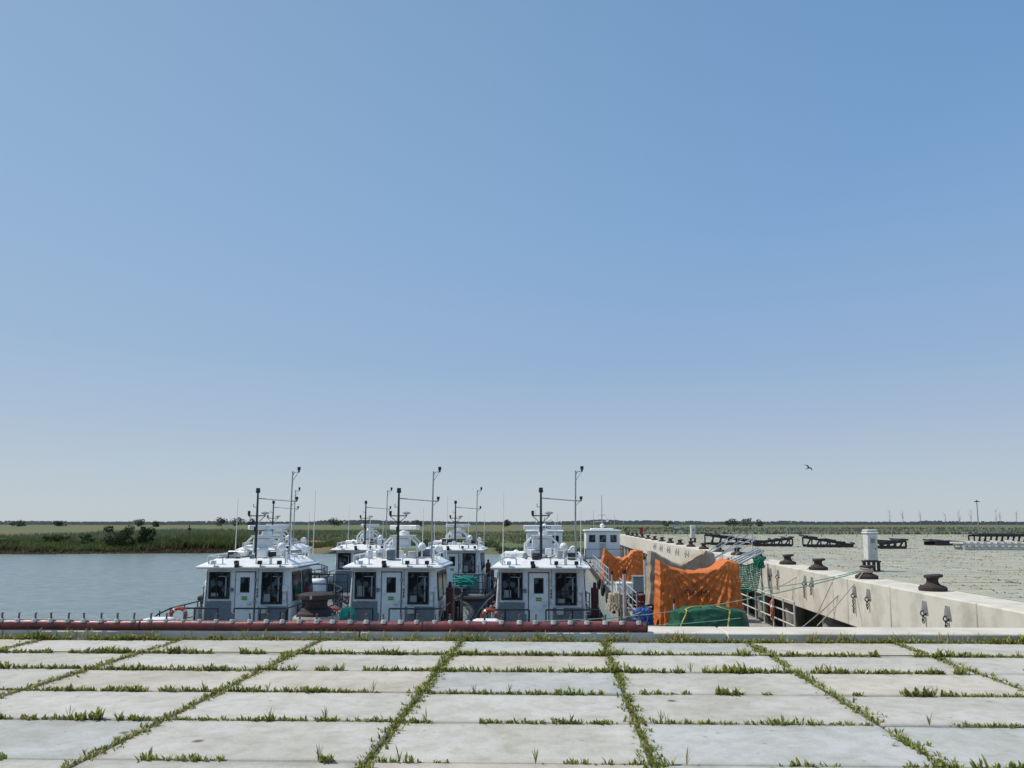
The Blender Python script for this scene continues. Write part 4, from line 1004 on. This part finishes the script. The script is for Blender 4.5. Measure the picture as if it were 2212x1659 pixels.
lattice('black steel lattice rack on the right quay, first from the left, tilted', 1572, 1177, 3.0, .5, black, .15, 1, 5, .22)
lattice('black steel lattice rack on the right quay, second from the left', 1668, 1180, 2.5, .38, black, -.12, 2, 5, -.16)
lattice('black steel lattice rack left of the white service pillar, tilted', 1788, 1182, 2.9, .40, black, -.10, 3, 5, .24)
lattice('black steel lattice rack just right of the white service pillar', 1918, 1185, 1.7, .38, black, .1, 4, 4, -.10)
lattice('low black steel rack right of the pillar group', 2045, 1178, 2.6, .18, black, .2, 5, 6, .05)
lattice('black steel rack stacked at the right edge, behind the white one', 2158, 1174, 4.0, .6, black, .05, 6, 9)
lattice('white steel rack lying at the right edge of the photo', 2158, 1188, 4.6, .34, dirtywhite, -.04, 7, 12)
fz = thing('boundary_fence', 'long low grey wire fence across the far end of the quay', 'fence', (10, 104, 0))
fm_ = M('dull_fence_wire', (.30, .33, .31), .7)
for k in range(32):
    m = MB(); m.cyl((k*4.4, 0, -.2), (k*4.4, 0, 1.3), .03, n=5); m.build('post', fm_, fz)
m = MB(); [m.tube([(0, 0, z), (137, 0, z)], .012, 4) for z in (.35, .7, 1.05, 1.28)]; m.build('wires', fm_, fz)
fz = thing('guard_rail', 'pale horizontal guard rail in front of the far wire fence', 'guard rail', (26, 90, 0))
m = MB(); m.bar((0, 0, .62), (66, 0, .62), .05, .09); m.build('rail', fm_, fz)
for k in range(16):
    m = MB(); m.box(k*4+.5, k*4+.58, .03, .11, -.02, .66); m.build('post', fm_, fz)
p = at(2113, 1128, 112); t = thing('street_lamp', 'slim street lamp on the far right horizon', 'lamp', (p.x, 112, -.1))
m = MB(); m.cyl((0, 0, 0), (0, 0, 4.6), .09, .06, 8); m.build('pole', steel, t)
m = MB(); m.box(-.35, .35, -.12, .12, 4.6, 4.72); m.cyl((0, 0, 4.7), (0, 0, 4.85), .1, n=8); m.build('lamp_head', darksteel, t, bevel=.02)
p = at(1368, 1140, 100); t = thing('hydrant_cabinet', 'small red cabinet at the far end of the quay edge', 'cabinet', (p.x+1, 100, 0))
m = MB(); m.box(-.22, .22, -.2, .2, .1, .9); m.build('body', M('red_paint', (.30, .03, .03), .5), t, bevel=.03)
m = MB(); m.box(-.28, .28, -.25, .25, 0, .1); m.build('base', conc, t)
m = MB(); m.box(-.25, .25, -.23, .23, .901, .96); m.build('lid', M('red_paint_lid', (.25, .03, .03), .5), t)
p = at(1463, 1140, 98); t = thing('information_board', 'small blue and white board on two posts near the quay end', 'sign', (p.x, 98, 0))
m = MB(); m.box(-.5, .5, -.03, .03, .7, 1.2); bd = m.build('board', blue, t)
m = MB(); m.box(-.44, .44, -.04, -.031, .85, 1.14); m.build('panel', dirtywhite, bd)
for x in (-.45, .45):
    m = MB(); m.cyl((x, .06, 0), (x, .06, 1.2), .03, n=6); m.build('post', steel, t)
p = at(409, 1145, 150); t = thing('channel_marker', 'thin dark marker post standing in the reeds on the far bank', 'marker post', (p.x, 150, landz(p.x, 150)))
m = MB(); m.cyl((0, 0, 0), (0, 0, 2.4), .07, n=6); m.build('pole', black, t)
m = MB(); m.box(-.3, .3, -.05, .05, 1.7, 2.1); m.cyl((0, 0, 2.4), (0, 0, 2.7), .18, .05, 8); m.build('topmark', black, t)

# ------------------------------------------------------------ bird
p = at(1747, 1011, 38)
m = MB(); prof = [(-.10, .004), (-.07, .016), (-.03, .026), (.02, .028), (.055, .02), (.075, .019), (.095, .012), (.115, .003)]
n = 10; vs = []
for x, r in prof:
    for j in range(n): vs.append((x, r*cos(2*pi*j/n), r*.9*sin(2*pi*j/n)))
m.add(vs, [(i*n+j, i*n+(j+1) % n, (i+1)*n+(j+1) % n, (i+1)*n+j) for i in range(len(prof)-1) for j in range(n)]+[tuple(range(n)), tuple(range((len(prof)-1)*n, len(prof)*n))])
for s in (-1, 1):
    pts = [(.04, s*.015, .012), (.055, s*.09, .05), (.03, s*.16, .055), (-.06, s*.24, .03)]; back = [(-.045, s*.015, .01), (-.02, s*.09, .046), (-.03, s*.15, .05), (-.065, s*.24, .03)]
    v = []
    for a_, b_ in zip(pts, back): v += [a_, (b_[0], b_[1], b_[2]), ((a_[0]+b_[0])/2, a_[1], a_[2]+.008)]
    f = []
    for i in range(3): f += [(i*3, i*3+2, i*3+5, i*3+3), (i*3+2, i*3+1, i*3+4, i*3+5), (i*3, i*3+3, i*3+4, i*3+1)]
    m.add(v, f)
    m.add([(-.08, 0, .004), (-.085, s*.012, .004), (-.20, s*.045, .0), (-.15, s*.008, .0)], [(0, 1, 2, 3)])
o = m.build('swallow', birdm); o.location = p; o.rotation_euler = (radians(38), radians(-18), radians(20)); o.scale = (1.15,)*3
tag(o, 'small dark swallow flying in the sky right of the boats', 'bird')
